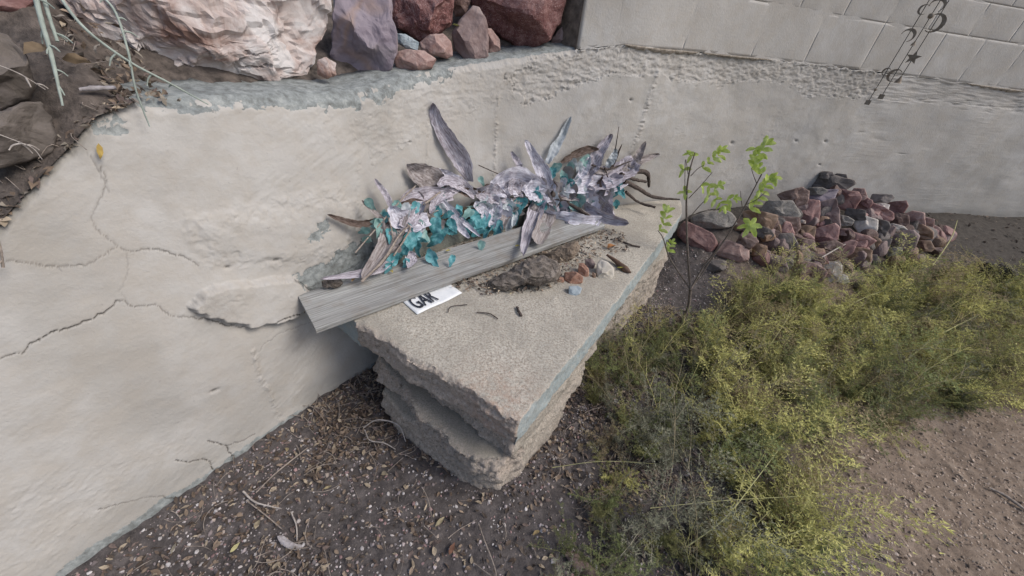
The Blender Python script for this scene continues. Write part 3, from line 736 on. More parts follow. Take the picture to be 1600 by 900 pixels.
# run along the wall back to the near end, just clear of it
sa = wall_sz(1064, 314)[0]; sa = float(wall_dist(*np.array(top_poly[-1]))[1]); sb = float(wall_dist(*np.array(top_poly[0]))[1]) + .02
top_poly += [tuple(wpt(s_, .5, .02)[:2]) for s_ in np.linspace(sa, sb, 12)]
n_ = len(top_poly); er = [1] * 6 + [0] * (n_ - 6)
slab('bench_slab', top_poly, ZTB, ZT, M['slab'], .0065, 'long pale concrete slab forming the bench top with a broken near end', er, seed=4, chip=.008, rustc=(*atz(775, 650, .47)[:2], .17))
m1 = gp([(610, 545), (648, 582), (698, 630), (742, 668), (780, 702), (802, 714)], .262) + gp([(872, 628)], .262)
inn = [tuple(np.array(atz(930, 545, .262)[:2])), tuple(np.array(atz(760, 440, .262)[:2]))]
slab('support_slab', m1 + inn[:1] + inn[1:], .262, ZTB - .001, M['slab2'], .007, 'upper of three broken concrete slabs stacked under the near end of the bench', [1] * 5 + [.3] + [.4] * 3, seed=14, chip=.014)
m2 = gp([(594, 572), (612, 606), (655, 655), (705, 712), (740, 742), (775, 748), (810, 722)], .14) + gp([(872, 650), (905, 590), (760, 470)], .14)
slab('support_slab', m2, .14, .261, M['slab2'], .007, 'middle broken slab, rough grey aggregate, in the stack under the bench', [1] * 6 + [.5] + [.6] * 3, seed=24, chip=.016)
m3 = gp([(600, 640), (622, 672), (665, 707), (712, 742), (750, 762), (778, 767), (812, 742)], .0) + gp([(850, 695), (878, 655), (770, 520), (640, 560)], .0)
slab('support_slab', m3, -.03, .139, M['slab2'], .007, 'lowest broken slab of the stack, standing on the gritty soil under the bench', [.8] * 6 + [.5] + [.6] * 4, seed=34, chip=.010)
m4 = gp([(922, 546), (962, 520), (1006, 474), (1022, 448)], .0) + gp([(960, 420), (860, 480)], .0)
m4 = [tuple(np.array(p)) for p in m4]
slab('support_block', m4, -.03, ZTB - .001, M['slab2'], .009, 'pale concrete block propping the far half of the bench slab beside the weeds', [.7, .7, .7, .8, .8, .8], seed=44, chip=.012)

# ------------------------------------------------------------ weathered board
def wood_mat(name, c1, c2, c3, axis=0):
    m, t, b = new_mat(name); q = NB(t); sc = [150, 150, 150]; sc[axis] = 3.5; co = q.coord('Object', tuple(sc))
    n1 = q.noise(co, 1., 6, .7, .35); sc2 = [10, 10, 10]; sc2[axis] = .8; n2 = q.noise(q.coord('Object', tuple(sc2)), 1., 4, .6)
    c = q.ramp(n1, [(.32, c1), (.48, c2), (.7, c3)]); c = q.mix(q.ramp(n2, [(.36, (.55, .55, .55)), (.6, (0, 0, 0))]), c, tuple(v * 1.4 for v in c1)); sp3 = [220, 220, 220]; sp3[axis] = 1.3; n4 = q.noise(q.coord('Object', tuple(sp3)), 1., 3, .6); c = q.mix(q.ramp(n4, [(.62, (0, 0, 0)), (.68, (.8, .8, .8))]), c, (.035, .03, .028))
    st3 = q.noise(q.coord('Object'), 9, 4, .6); c = q.mix(q.ramp(st3, [(.5, (0, 0, 0)), (.7, (.5, .5, .5))]), c, (.20, .165, .13))
    q.l(c, b.inputs['Base Color']); q.bump(b, n1, .8, .004); b.inputs['Roughness'].default_value = .85; return m
M['board'] = wood_mat('weathered_board', (.13, .125, .12), (.30, .305, .30), (.48, .49, .485))
M['trough'] = wood_mat('greenish_trough', (.09, .095, .085), (.16, .17, .15), (.22, .24, .215))
def plank(name, A, Bp, up, width, thick, mat, label, cat, parent=None, seed=0):
    """A,Bp: ends of the near long edge on top; up: board's width direction"""
    A = np.array(A, float); Bp = np.array(Bp, float); X = Bp - A; L = np.linalg.norm(X); X /= L; Wd = np.array(up, float); Wd -= Wd @ X * X; Wd /= np.linalg.norm(Wd); Z = np.cross(X, Wd)
    if Z[2] < 0: Z = -Z
    nu, nv = 140, 34; us = np.linspace(0, L, nu); prof = []
    for v in np.linspace(0, 1, nv): prof.append((v * width, 0.))
    for v in np.linspace(.2, .8, 4): prof.append((width, -thick * v))
    for v in np.linspace(1, 0, 6): prof.append((v * width, -thick))
    for v in np.linspace(.8, .2, 4): prof.append((0, -thick * v))
    prof = np.array(prof); k = len(prof); U, I = np.meshgrid(us, np.arange(k), indexing='ij'); pv = prof[I]
    gr = fbm2(U, pv[..., 0] + pv[..., 1] * 1.7, 2.5, 210, 3, seed, .6); e = np.minimum(np.minimum(pv[..., 0], width - pv[..., 0]), 1)
    wv = .0035 * fbm2(U, U * 0, 3, 1, 3, seed + 3)
    topside = (pv[..., 1] > -thick * .5); h = np.where(topside, -1, 0) * (.0013 * np.maximum(gr, 0)) - np.exp(-e / .003) * .0025 * (topside) * (1 + gr)
    yy = pv[..., 0] + wv + np.where((pv[..., 0] < 1e-6) | (pv[..., 0] > width - 1e-6), .0015 * gr, 0)
    endj = np.where(U < 1e-6, .004, 0) * 0
    Lc = np.stack([U + (U > L - 1e-6) * .004 * gr - endj, yy, pv[..., 1] + h], -1).reshape(-1, 3)
    Fc = grid_faces(nu, k, True).tolist(); Fc.append(list(range(k))[::-1]); Fc.append([(nu - 1) * k + q for q in range(k)])
    o = mesh_np(name, Lc, Fc, mat, smooth=False)
    o.matrix_world = Matrix(((X[0], Wd[0], Z[0], A[0]), (X[1], Wd[1], Z[1], A[1]), (X[2], Wd[2], Z[2], A[2]), (0, 0, 0, 1)))
    tag(o, label, cat); return o
A_ = atz(493, 514, ZT + .03); B_ = atz(946, 352, ZT + .062); C_ = atz(474, 456, ZT + .055)
board = plank('board', A_, B_, C_ - A_, np.linalg.norm(C_ - A_) * .97, .026, M['board'], 'long weathered grey board lying across the bench slab in front of the faded foliage', 'board', seed=2)

# ------------------------------------------------------------ sign plate under the board
s0, s1, s2 = atz(652, 491, ZT + .006), atz(722, 458, ZT + .006), atz(622, 466, ZT + .006)
ex = s1 - s0; Ls = np.linalg.norm(ex); ex /= Ls; ey = s2 - s0; ey -= ey @ ex * ex; ey /= np.linalg.norm(ey); wd_ = .15; tk = .003
sign = empty('sign_plate', tuple(s0 - [0, 0, .003])); tag(sign, 'white metal sign with worn black letters poking out under the grey board', 'sign')
def P2(a, b, h=0): return s0 + ex * a + ey * b + np.array([0, 0, h])
nU, nV = 20, 10; V_ = []
for lay in (0, 1):
    for i in range(nU):
        for j in range(nV): V_.append(P2(Ls * i / (nU - 1), wd_ * j / (nV - 1), -tk * lay + .002 * math.sin(i * .4)))
Fc = grid_faces(nU, nV).tolist(); N_ = nU * nV; Fc += [[q + N_ for q in f[::-1]] for f in Fc]
per = [i * nV for i in range(nU)] + [(nU - 1) * nV + j for j in range(1, nV)] + [i * nV + nV - 1 for i in range(nU - 2, -1, -1)] + [j for j in range(nV - 2, 0, -1)]
for a_, b_ in zip(per, per[1:] + per[:1]): Fc.append([b_, a_, a_ + N_, b_ + N_])
child_at(sign, 'plate', np.array(V_), Fc, plain('white_enamel', (.78, .8, .82), col2=(.66, .69, .72), scale=30, rough=.45, bump=.1))
cu = bpy.data.curves.new('letters', 'FONT'); cu.body = 'GAR'; cu.size = .085; cu.extrude = .0006; cu.offset = .001; cu.space_character = 1.0
to = bpy.data.objects.new('t', cu); COL.objects.link(to); me = bpy.data.meshes.new_from_object(to.evaluated_get(bpy.context.evaluated_depsgraph_get())); bpy.data.objects.remove(to, do_unlink=True)
V_ = np.array([v.co[:] for v in me.vertices]); V_ = np.array([P2(.014 + v[0] * .66, .022 + v[1] * 1.45, .0042 + v[2] + .002) for v in V_]); Fc = [list(p.vertices) for p in me.polygons]
child_at(sign, 'lettering', V_, Fc, plain('black_ink', (.035, .04, .055), scale=80, bump=0, col2=(.02, .022, .03), rough=.5), smooth=False)

# ------------------------------------------------------------ stones, bark and pod on the slab
def at_slab(x, y, h=0.): return atz(x, y, ZT + h)
for k, (nm, poly, h, m_, lab, cat, fc, ro) in enumerate([
    ('white_stone', [(932, 412), (938, 404), (950, 408), (959, 418), (960, 432), (953, 440), (936, 439), (931, 426)], .03, 'cream', 'cream white stone on the bench slab right of the brick chips', 'stone', 8, .02),
    ('blue_stone', [(889, 447), (903, 446), (910, 450), (907, 459), (897, 464), (888, 460)], .015, 'bluegrey', 'small blue grey stone on the bench in front of the orange brick chips', 'stone', 8, .02),
    ('brick_chip', [(881, 425), (900, 424), (912, 433), (910, 443), (894, 446), (882, 438)], .018, 'orange', 'larger orange brick chip in front, on the bench slab', 'brick chip', 7, .03),
    ('brick_chip', [(904, 411), (912, 410), (920, 420), (920, 432), (911, 435), (903, 426)], .02, 'orange', 'darker brick chip just behind the larger orange one', 'brick chip', 7, .03),
    ('pebble', [(913, 405), (925, 404), (931, 412), (927, 420), (916, 418)], .02, 'lilac', 'small mauve pebble beside the cream white stone', 'stone', 6, .04),
    ('pebble', [(872, 432), (880, 433), (882, 440), (874, 443), (870, 438)], .01, 'orange', 'tiny orange pebble left of the larger brick chip', 'stone', 5, .03),
    ('pebble', [(925, 425), (931, 427), (931, 434), (925, 435)], .01, 'tan', 'tiny tan pebble touching the cream white stone', 'stone', 5, .03),
]):
    P = np.array(poly).mean(0); rock_px(nm, poly, at_slab(P[0], P[1], h), M[m_], depth=.8, sub=4, facets=fc + 5, facet_amt=.36, rough=ro, seed=200 + k, label=lab, cat=cat)
M['bark'] = rock_mat('cracked_bark', (.08, .067, .058), (.21, .18, .155), (.38, .335, .30), 34, vein=(.02, .015, .012), bump=1.)
M['driftwood'] = wood_mat('driftwood', (.13, .1, .075), (.25, .2, .155), (.36, .3, .245), 0)
rock_px('bark_chunk', [(752, 452), (768, 436), (795, 424), (822, 406), (848, 400), (868, 408), (876, 424), (870, 438), (840, 445), (812, 445), (792, 455), (765, 458)], at_slab(820, 431, .045), M['bark'], depth=.75, sub=5, facets=3, facet_amt=.1, rough=.07, seed=220, fscale=2.6, label='thick chunk of dark cracked bark on the slab in front of the board', cat='bark')
rock_px('wood_stump', [(850, 398), (870, 388), (892, 380), (903, 376), (906, 386), (898, 402), (880, 412), (872, 414)], at_slab(880, 395, .03), M['driftwood'], depth=.8, sub=5, facets=4, facet_amt=.15, rough=.08, seed=222, fscale=1.6, label='short pale driftwood stump wedged under the right end of the board', cat='wood')
rock_px('dirt_clod', [(502, 440), (515, 433), (530, 434), (536, 442), (530, 449), (505, 450)], at_slab(518, 442, .075), M['bark'], depth=.8, sub=4, facets=2, rough=.15, seed=224, fscale=2.5, label='small dark clod resting behind the left end of the board', cat='clod')

# ------------------------------------------------------------ strap leaves and planter
def leaf_mesh(pts, width, prof='strap', up=(0, 0, 1), fold=.15, ripple=.12, n=22, m=6, seed=0, twist=0.):
    P = smooth_path(pts, n); T = np.gradient(P, axis=0); T /= np.linalg.norm(T, axis=1)[:, None] + 1e-9
    vw = P - [0, 0, CAMH]; vw /= np.linalg.norm(vw, axis=1)[:, None]
    U = np.cross(T, vw); U /= np.linalg.norm(U, axis=1)[:, None] + 1e-9; Nn = np.cross(U, T)
    t = np.linspace(0, 1, n)
    if prof == 'strap': wf = np.minimum(1, .45 + 1.6 * t) * np.clip(1 - t, 0, 1) ** .42
    elif prof == 'oval': wf = np.sin(np.pi * np.clip(t * .93 + .05, 0, 1)) ** .65
    elif prof == 'blunt': wf = np.minimum(1, .35 + 2.2 * t) * np.clip(1.04 - t, 0, 1) ** .18
    else: wf = np.full(n, .9) * np.clip(1.05 - t, 0, 1) ** .12 * np.clip(t + .15, 0, 1) ** .3
    wf = wf * (1 + .12 * fbm2(t, t * 0, 5, 1, 3, seed))
    tw = twist + .5 * fbm2(t, t * 0, 1.7, 1, 2, seed + 3)
    c, s = np.cos(tw)[:, None], np.sin(tw)[:, None]; U, Nn = U * c + Nn * s, Nn * c - U * s
    a = np.linspace(-1, 1, m); V = np.zeros((n, m, 3))
    jag = 1 + .10 * fbm2(np.repeat(t[:, None], m, 1), np.sign(a)[None] + np.zeros((n, m)), 16, 3, 2, seed + 5) * (np.abs(a)[None] > .9)
    for j in range(m):
        r = width / 2 * wf * a[j] * jag[:, j]; h = width * (fold * abs(a[j]) ** 1.3 * (1 if seed % 2 else -.7) + ripple * fbm2(t * 5, np.full(n, a[j] * 1.4), 1.6, 1, 3, seed + 9))
        V[:, j] = P + U * r[:, None] + Nn * h[:, None]
    return V.reshape(-1, 3), grid_faces(n, m)
def leaf_mat(name, c1, c2, c3, vein=True, trans=.12):
    m, t, b = new_mat(name); q = NB(t); co = q.coord('Object')
    if vein:
        cx = t.nodes.new('ShaderNodeCombineXYZ'); q.l(q.math('MULTIPLY', q.attr('across'), 4.5), cx.inputs[0]); q.l(q.math('MULTIPLY', q.attr('along'), 3.), cx.inputs[1]); va = t.nodes.new('ShaderNodeVectorMath'); va.operation = 'ADD'
        q.l(cx.outputs[0], va.inputs[0]); rr_ = t.nodes.new('ShaderNodeVectorMath'); rr_.operation = 'SCALE'; rr_.inputs[3].default_value = 2.; q.l(co, rr_.inputs[0]); q.l(rr_.outputs[0], va.inputs[1]); n1 = q.noise(va.outputs[0], 1.3, 7, .62, .3)
    else: n1 = q.noise(co, 30, 5, .6, .5)
    n2 = q.noise(co, 160, 3, .7)
    c = q.ramp(n1, [(.34, c1), (.5, c2), (.66, c3)]); c = q.mix(q.ramp(n2, [(.55, (0, 0, 0)), (.7, (.25, .25, .25))]), c, c1)
    if vein:
        v = q.attr('across'); wv = t.nodes.new('ShaderNodeMath'); wv.operation = 'SINE'; q.l(q.math('MULTIPLY', v, 22.), wv.inputs[0])
        f = q.math('MULTIPLY', q.math('MAXIMUM', wv.outputs[0], 0.), .28); c = q.mix(f, c, c1)
    q.l(c, b.inputs['Base Color']); b.inputs['Roughness'].default_value = .8
    tr = t.nodes.new('ShaderNodeBsdfTranslucent'); q.l(c, tr.inputs[0]); mx = t.nodes.new('ShaderNodeMixShader'); mx.inputs[0].default_value = trans
    q.l(b.outputs[0], mx.inputs[1]); q.l(tr.outputs[0], mx.inputs[2]); q.l(mx.outputs[0], t.nodes['Material Output'].inputs[0])
    q.bump(b, n1, .6, .003); return m
M['mauve'] = leaf_mat('mauve_strap', (.19, .165, .18), (.43, .40, .455), (.65, .64, .70))
M['lavender'] = leaf_mat('lavender_strap', (.30, .28, .33), (.57, .56, .64), (.76, .77, .84))
M['brownleaf'] = leaf_mat('brown_strap', (.055, .038, .03), (.13, .095, .08), (.24, .19, .17))
M['dusty'] = leaf_mat('dusty_strap', (.15, .125, .12), (.32, .285, .28), (.46, .43, .43))
M['teal'] = leaf_mat('teal_leaf', (.04, .17, .19), (.12, .36, .40), (.26, .53, .57), vein=False, trans=.2)
M['tealpale'] = leaf_mat('pale_teal_leaf', (.14, .27, .26), (.24, .40, .38), (.36, .50, .48), vein=False, trans=.2)
M['palewhite'] = leaf_mat('bleached_leaf', (.32, .36, .38), (.5, .54, .57), (.66, .7, .74), vein=False, trans=.2)
M['darkstem'] = plain('dark_stem', (.12, .095, .085), col2=(.035, .028, .025), scale=60, bump=.6)

plant_c = PD(760, 360, .24); plant = empty('foliage_arrangement', (plant_c[0], plant_c[1], ZT))
tag(plant, 'heap of faded mauve strap leaves and turquoise artificial foliage in a trough on the bench', 'artificial plant')
def PX(px, py, d):
    q = atz(px, py, ZT); dd, s_ = wall_dist(q[0], q[1]); fl = float(dd) + float(batter(float(s_))) * ZT
    on_board = 1 if py > 372 - (px - 700) * .28 else 0
    return PD(px, py, max(.45 * d, fl + .035 + .085 * on_board))
def aln(n=22, m=6): return np.repeat(np.linspace(0, 1, n), m)
def acr(n=22, m=6): return np.tile(np.linspace(-1, 1, m), n)
def strap(pp, wpx, mat, prof='strap', seed=0, **k):
    """pp: list of (x, y, distance in front of wall)"""
    P = [PX(*p) for p in pp]; wdt = wpx * depth_of(P[len(P) // 2]) / F
    V, Fc = leaf_mesh(P, wdt * 1.28, prof, seed=seed, ripple=.13, fold=.26, n=34, m=9, **k)
    return child_at(plant, 'strap_leaf', V, Fc, M[mat], attrs=dict(across=acr(34, 9), along=aln(34, 9) * 3 + seed))
SL = [
 ([(735, 282, .10), (722, 250, .09), (700, 215, .07), (684, 188, .05), (677, 160, .035)], 27, 'mauve', 'strap'),
 ([(702, 296, .14), (680, 285, .1), (655, 270, .08), (636, 256, .06)], 31, 'dusty', 'oval'),
 ([(614, 332, .17), (604, 308, .15), (593, 292, .13), (585, 279, .11)], 10, 'mauve', 'strap'),
 ([(628, 330, .19), (615, 362, .26), (598, 395, .33), (566, 438, .36)], 34, 'dusty', 'strap'),
 ([(588, 343, .18), (566, 350, .14), (540, 346, .09), (511, 335, .05)], 12, 'brownleaf', 'strap'),
 ([(602, 345, .2), (588, 335, .18), (576, 325, .15), (565, 312, .13)], 9, 'dusty', 'strap'),
 ([(610, 322, .22), (622, 340, .25), (643, 350, .27), (668, 342, .29)], 27, 'lavender', 'blunt'),
 ([(618, 400, .35), (596, 418, .35), (560, 428, .31), (500, 437, .24)], 15, 'mauve', 'strap'),
 ([(688, 312, .25), (706, 328, .28), (724, 346, .31), (751, 370, .35)], 11, 'lavender', 'strap'),
 ([(622, 322, .19), (648, 308, .19), (680, 302, .2), (708, 306, .21)], 20, 'mauve', 'blunt'),
 ([(625, 318, .22), (650, 314, .23), (668, 318, .24)], 8, 'brownleaf', 'strap'),
 ([(738, 300, .18), (720, 288, .17), (705, 277, .15), (686, 262, .12)], 19, 'lavender', 'strap'),
 ([(684, 290, .2), (700, 284, .2), (722, 290, .21), (742, 306, .22)], 15, 'mauve', 'blunt'),
 ([(764, 302, .18), (785, 288, .18), (812, 282, .18), (848, 292, .2)], 33, 'lavender', 'oval'),
 ([(788, 294, .22), (800, 292, .23), (816, 296, .24)], 26, 'mauve', 'box'),
 ([(815, 296, .24), (835, 298, .25), (862, 305, .25)], 25, 'lavender', 'blunt'),
 ([(864, 302, .2), (850, 272, .16), (836, 248, .12), (819, 218, .08)], 20, 'lavender', 'strap'),
 ([(815, 270, .15), (808, 254, .12), (799, 236, .09)], 11, 'mauve', 'strap'),
 ([(856, 256, .12), (866, 234, .09), (878, 212, .06), (892, 182, .04)], 14, 'palewhite', 'strap'),
 ([(876, 253, .1), (895, 242, .09), (915, 234, .09), (935, 232, .1)], 11, 'brownleaf', 'oval'),
 ([(918, 276, .16), (928, 255, .13), (940, 232, .1), (955, 210, .07)], 21, 'mauve', 'strap'),
 ([(950, 262, .14), (957, 246, .12), (962, 232, .1)], 13, 'palewhite', 'strap'),
 ([(915, 294, .2), (945, 280, .19), (975, 268, .17), (992, 254, .15)], 29, 'mauve', 'blunt'),
 ([(965, 275, .16), (985, 262, .14), (1003, 250, .12), (1028, 241, .1)], 15, 'dusty', 'strap'),
 ([(984, 262, .14), (996, 246, .12), (1009, 222, .09)], 14, 'dusty', 'strap'),
 ([(946, 270, .15), (958, 258, .13), (972, 225, .1)], 5, 'brownleaf', 'strap'),
 ([(850, 302, .22), (838, 330, .3), (826, 360, .37), (818, 404, .42)], 24, 'mauve', 'strap'),
 ([(852, 300, .24), (856, 325, .3), (850, 350, .35), (838, 382, .4)], 23, 'dusty', 'blunt'),
 ([(848, 332, .28), (872, 344, .32), (905, 350, .34), (936, 344, .35)], 25, 'lavender', 'oval'),
 ([(868, 312, .24), (905, 325, .27), (940, 338, .3), (984, 349, .34)], 25, 'mauve', 'strap'),
 ([(742, 294, .2), (758, 300, .22), (774, 304, .24), (795, 312, .25)], 24, 'mauve', 'oval'),
 ([(778, 314, .25), (774, 330, .28), (771, 345, .31), (768, 360, .33)], 22, 'lavender', 'strap'),
 ([(782, 322, .27), (796, 322, .29), (803, 335, .31), (801, 356, .33)], 16, 'palewhite', 'strap'),
 ([(800, 322, .26), (812, 314, .26), (825, 318, .27)], 19, 'dusty', 'oval'),
 ([(752, 300, .21), (762, 292, .2), (772, 300, .2), (800, 322, .22)], 8, 'brownleaf', 'strap'),
 ([(838, 320, .27), (828, 340, .3), (820, 355, .33)], 15, 'dusty', 'strap'),
 ([(640, 392, .36), (642, 404, .37), (636, 420, .38)], 14, 'mauve', 'oval'),
 ([(716, 300, .19), (735, 300, .2), (752, 296, .2)], 12, 'brownleaf', 'oval'),
 ([(866, 300, .22), (890, 308, .23), (915, 312, .25)], 13, 'dusty', 'strap'),
 ([(690, 318, .24), (676, 330, .25), (664, 340, .27)], 10, 'dusty', 'strap'),
 ([(925, 262, .15), (942, 268, .16), (965, 262, .16)], 9, 'dusty', 'strap'),
 ([(940, 300, .22), (960, 290, .2), (982, 284, .18)], 14, 'lavender', 'oval'),
 ([(700, 325, .24), (712, 345, .3), (722, 360, .32), (735, 372, .34)], 14, 'lavender', 'strap'), ([(905, 305, .22), (930, 312, .24), (950, 325, .26), (962, 338, .28)], 20, 'mauve', 'strap'),
 ([(820, 300, .22), (805, 318, .26), (790, 340, .3), (784, 362, .33)], 17, 'dusty', 'strap'), ([(880, 296, .2), (905, 290, .2), (935, 286, .19), (965, 292, .2)], 20, 'lavender', 'oval'),
 ([(655, 325, .25), (640, 345, .28), (622, 352, .3)], 17, 'mauve', 'oval'), ([(740, 318, .24), (755, 330, .26), (758, 345, .28)], 16, 'lavender', 'strap'), ([(900, 280, .18), (915, 262, .15), (922, 244, .12)], 14, 'lavender', 'strap'),
 ([(860, 320, .26), (880, 332, .29), (890, 350, .32)], 17, 'mauve', 'strap'), ([(720, 292, .2), (702, 300, .22), (680, 318, .25), (672, 335, .27)], 15, 'mauve', 'strap')]
for k, (pp, wp_, m_, pr) in enumerate(SL): strap(pp, wp_, m_, pr, seed=k * 3 + (k % 2))
# teal and bleached leaves: lobed blades
def lobed(c, nrm, upv, size, seed, lobes=3):
    r_ = np.random.default_rng(seed); nrm = nrm / np.linalg.norm(nrm); u = np.cross(upv, nrm); u /= np.linalg.norm(u); v = np.cross(nrm, u)
    n = 19; ang = np.linspace(-np.pi, np.pi, n, endpoint=False); V = [c]; rings = 3
    lob = .72 + .28 * np.abs(np.cos(ang * lobes / 2 + r_.uniform(-.2, .2))) ** .6 + r_.uniform(-.07, .07, n); lob *= (1 - .3 * np.cos(ang))**.5; lob += .75 * np.exp(-(ang / .42) ** 2); lob *= .85
    bend = r_.uniform(.1, .5); fold_ = r_.uniform(.1, .45)
    for k in range(1, rings + 1):
        for a, l in zip(ang, lob):
            x = size * l * k / rings * math.cos(a) * 1.15; y = size * l * k / rings * math.sin(a) * .85
            h = -bend * x * abs(x) / size + fold_ * abs(y) + r_.normal() * size * .03 * k
            V.append(c + v * x + u * y + nrm * h)
    Fc = [[0, 1 + i, 1 + (i + 1) % n] for i in range(n)]
    for k in range(rings - 1):
        for i in range(n): a = 1 + k * n + i; b = 1 + k * n + (i + 1) % n; Fc.append([a, a + n, b + n, b])
    return np.array(V), Fc
def teal(px, py, d, rpx, mat='teal', seed=0, ang=None, lobes=3):
    c = PX(px, py, d); r_ = np.random.default_rng(seed); sz = rpx * depth_of(c) / F
    toc = np.array([0, 0, CAMH]) - c; toc /= np.linalg.norm(toc); nrm = toc + r_.normal(size=3) * .35
    ang = r_.uniform(-.9, .9) - np.pi if ang is None else ang
    v, u, w_, _ = px_basis(c); sz *= 1.12; upv = math.cos(ang) * w_ + math.sin(ang) * u
    V, Fc = lobed(c, nrm, upv, sz, seed, lobes); child_at(plant, 'leaf', V, Fc, M[mat])
TL = [(578, 318, .17, 9, 1), (570, 360, .16, 9, 1), (573, 374, .2, 10, 1), (590, 352, .2, 12, 1), (600, 340, .2, 10, 1), (640, 378, .33, 14, 0), (629, 392, .35, 11, 0), (612, 408, .37, 12, 0), (606, 418, .38, 9, 0), (653, 386, .34, 10, 0), (617, 396, .35, 9, 0),
      (648, 326, .26, 10, 0), (622, 322, .22, 9, 1), (684, 333, .27, 9, 0), (681, 354, .31, 13, 0), (680, 374, .34, 12, 0), (699, 352, .3, 10, 0), (692, 364, .32, 9, 0), (704, 362, .32, 7, 0), (730, 362, .32, 7, 0), (716, 330, .26, 9, 0), (722, 345, .29, 8, 0),
      (742, 340, .28, 11, 0), (752, 348, .3, 15, 0), (764, 362, .31, 13, 0), (778, 358, .32, 12, 0), (745, 362, .31, 10, 0), (735, 350, .29, 9, 0), (845, 325, .27, 11, 0), (868, 322, .27, 9, 0), (885, 330, .28, 9, 0), (965, 286, .2, 9, 0), (960, 300, .22, 9, 0), (955, 312, .24, 9, 0), (963, 318, .25, 7, 0), (950, 304, .22, 7, 0), (971, 300, .22, 7, 0),
      (868, 262, .14, 9, 1), (862, 272, .14, 9, 0), (890, 262, .15, 8, 1), (912, 256, .13, 12, 1), (700, 335, .28, 8, 0), (662, 366, .33, 9, 1), (655, 350, .3, 9, 1), (640, 358, .3, 9, 0), (752, 282, .14, 6, 1), (776, 344, .29, 8, 1), (660, 374, .35, 8, 0), (634, 410, .37, 7, 0),
      (676, 403, .44, 12, 0), (706, 406, .46, 7, 0), (752, 384, .44, 8, 1), (690, 300, .19, 7, 1), (840, 312, .26, 8, 1), (925, 322, .3, 8, 1), (898, 318, .28, 7, 1)]
for k, (x, y, d, r_, pale) in enumerate(TL): teal(x, y, d, r_, 'tealpale' if pale else 'teal', seed=300 + k, lobes=3 + k % 3)
r0 = np.random.default_rng(12)
PW = [(905, 262, .15), (888, 272, .17), (896, 256, .14), (880, 285, .19), (900, 286, .2), (870, 292, .2), (884, 296, .21), (918, 284, .2), (908, 298, .22), (893, 303, .23), (876, 300, .22), (860, 296, .2), (922, 300, .23), (935, 305, .24), (912, 308, .25), (925, 314, .26), (940, 300, .23), (905, 318, .27), (918, 320, .28),
      (795, 318, .27), (775, 316, .26), (806, 330, .29), (762, 322, .26), (792, 334, .3), (756, 312, .24), (848, 290, .2), (772, 338, .29), (928, 330, .29), (690, 325, .27), (665, 322, .26), (634, 330, .26), (658, 328, .27), (655, 356, .3), (950, 290, .2), (938, 290, .2)]
for k, (x, y, d) in enumerate(PW): teal(x, y, d, r0.uniform(7, 12), ['palewhite', 'dusty', 'palewhite', 'lavender'][k % 4], seed=500 + k, lobes=2 + k % 3)
rx = np.random.default_rng(55)
for k in range(45):
    x = rx.uniform(585, 960); lo = np.interp(x, [585, 640, 700, 760, 860, 960], [335, 305, 290, 290, 275, 275]); hi = np.interp(x, [585, 620, 700, 780, 880, 960], [395, 395, 365, 355, 335, 315]); y = rx.uniform(lo, hi)
    t_ = (y - lo) / (hi - lo); m_ = rx.choice(['teal', 'tealpale', 'palewhite', 'dusty', 'mauve', 'brownleaf'], p=[.34, .16, .08, .2, .12, .1] if x < 850 else [.08, .16, .22, .26, .18, .1])
    teal(x, y, .16 + .2 * t_, rx.uniform(8, 13), m_, seed=900 + k, lobes=int(rx.integers(1, 5)))
# woody stems and twigs of the arrangement
for pp, rr, m_ in [([(975, 283, .2), (1000, 296, .2), (1022, 308, .2), (1062, 312, .16)], (4, 3.5, 3, 1.), 'darkstem'), ([(978, 300, .24), (998, 316, .24), (1024, 324, .22)], (2.5, 2, 2), 'darkstem'),
                   ([(980, 268, .15), (1010, 270, .13), (1014, 292, .14)], (3, 4, 2), 'darkstem'), ([(860, 302, .24), (885, 316, .25), (925, 340, .29)], (6, 4, 2), 'darkstem'),
                   ([(650, 290, .2), (620, 320, .22), (555, 395, .25)], (1.2, 1.5, 1.), 'twig'), ([(662, 320, .3), (676, 309, .29), (688, 300, .27)], (1.5, 2, 1.5), 'twig'),
                   ([(615, 400, .42), (640, 360, .35), (636, 350, .33)], (1.4, 1.4, 1.4), 'twig'), ([(565, 440, .42), (600, 405, .42), (622, 370, .38), (640, 352, .33)], (1.6, 2.3, 1.6, 1.2), 'twig'),
                   ([(607, 340, .26), (612, 360, .3), (614, 378, .33)], (1.2, 1.2, 1), 'twig'), ([(748, 258, .1), (770, 268, .13), (800, 280, .16)], (.8, .8, .8), 'darkstem'),
                   ([(955, 262, .14), (962, 230, .1), (967, 198, .08)], (.9, .8, .5), 'darkstem'), ([(925, 258, .16), (950, 264, .17), (985, 252, .16)], (1.6, 1.4, 1), 'darkstem'),
                   ([(945, 262, .18), (952, 285, .2), (956, 300, .22)], (1, 1, .8), 'darkstem'), ([(970, 272, .2), (990, 280, .18), (1010, 284, .16)], (3.2, 2.5, 2), 'darkstem')]:
    P = [PX(*p) for p in pp]; sc_ = depth_of(P[1]) / F; V, Fc = tube(P, np.array(rr) * sc_, 6, 18, rough=.25, seed=len(pp)); child_at(plant, 'stem', V, Fc, M[m_])
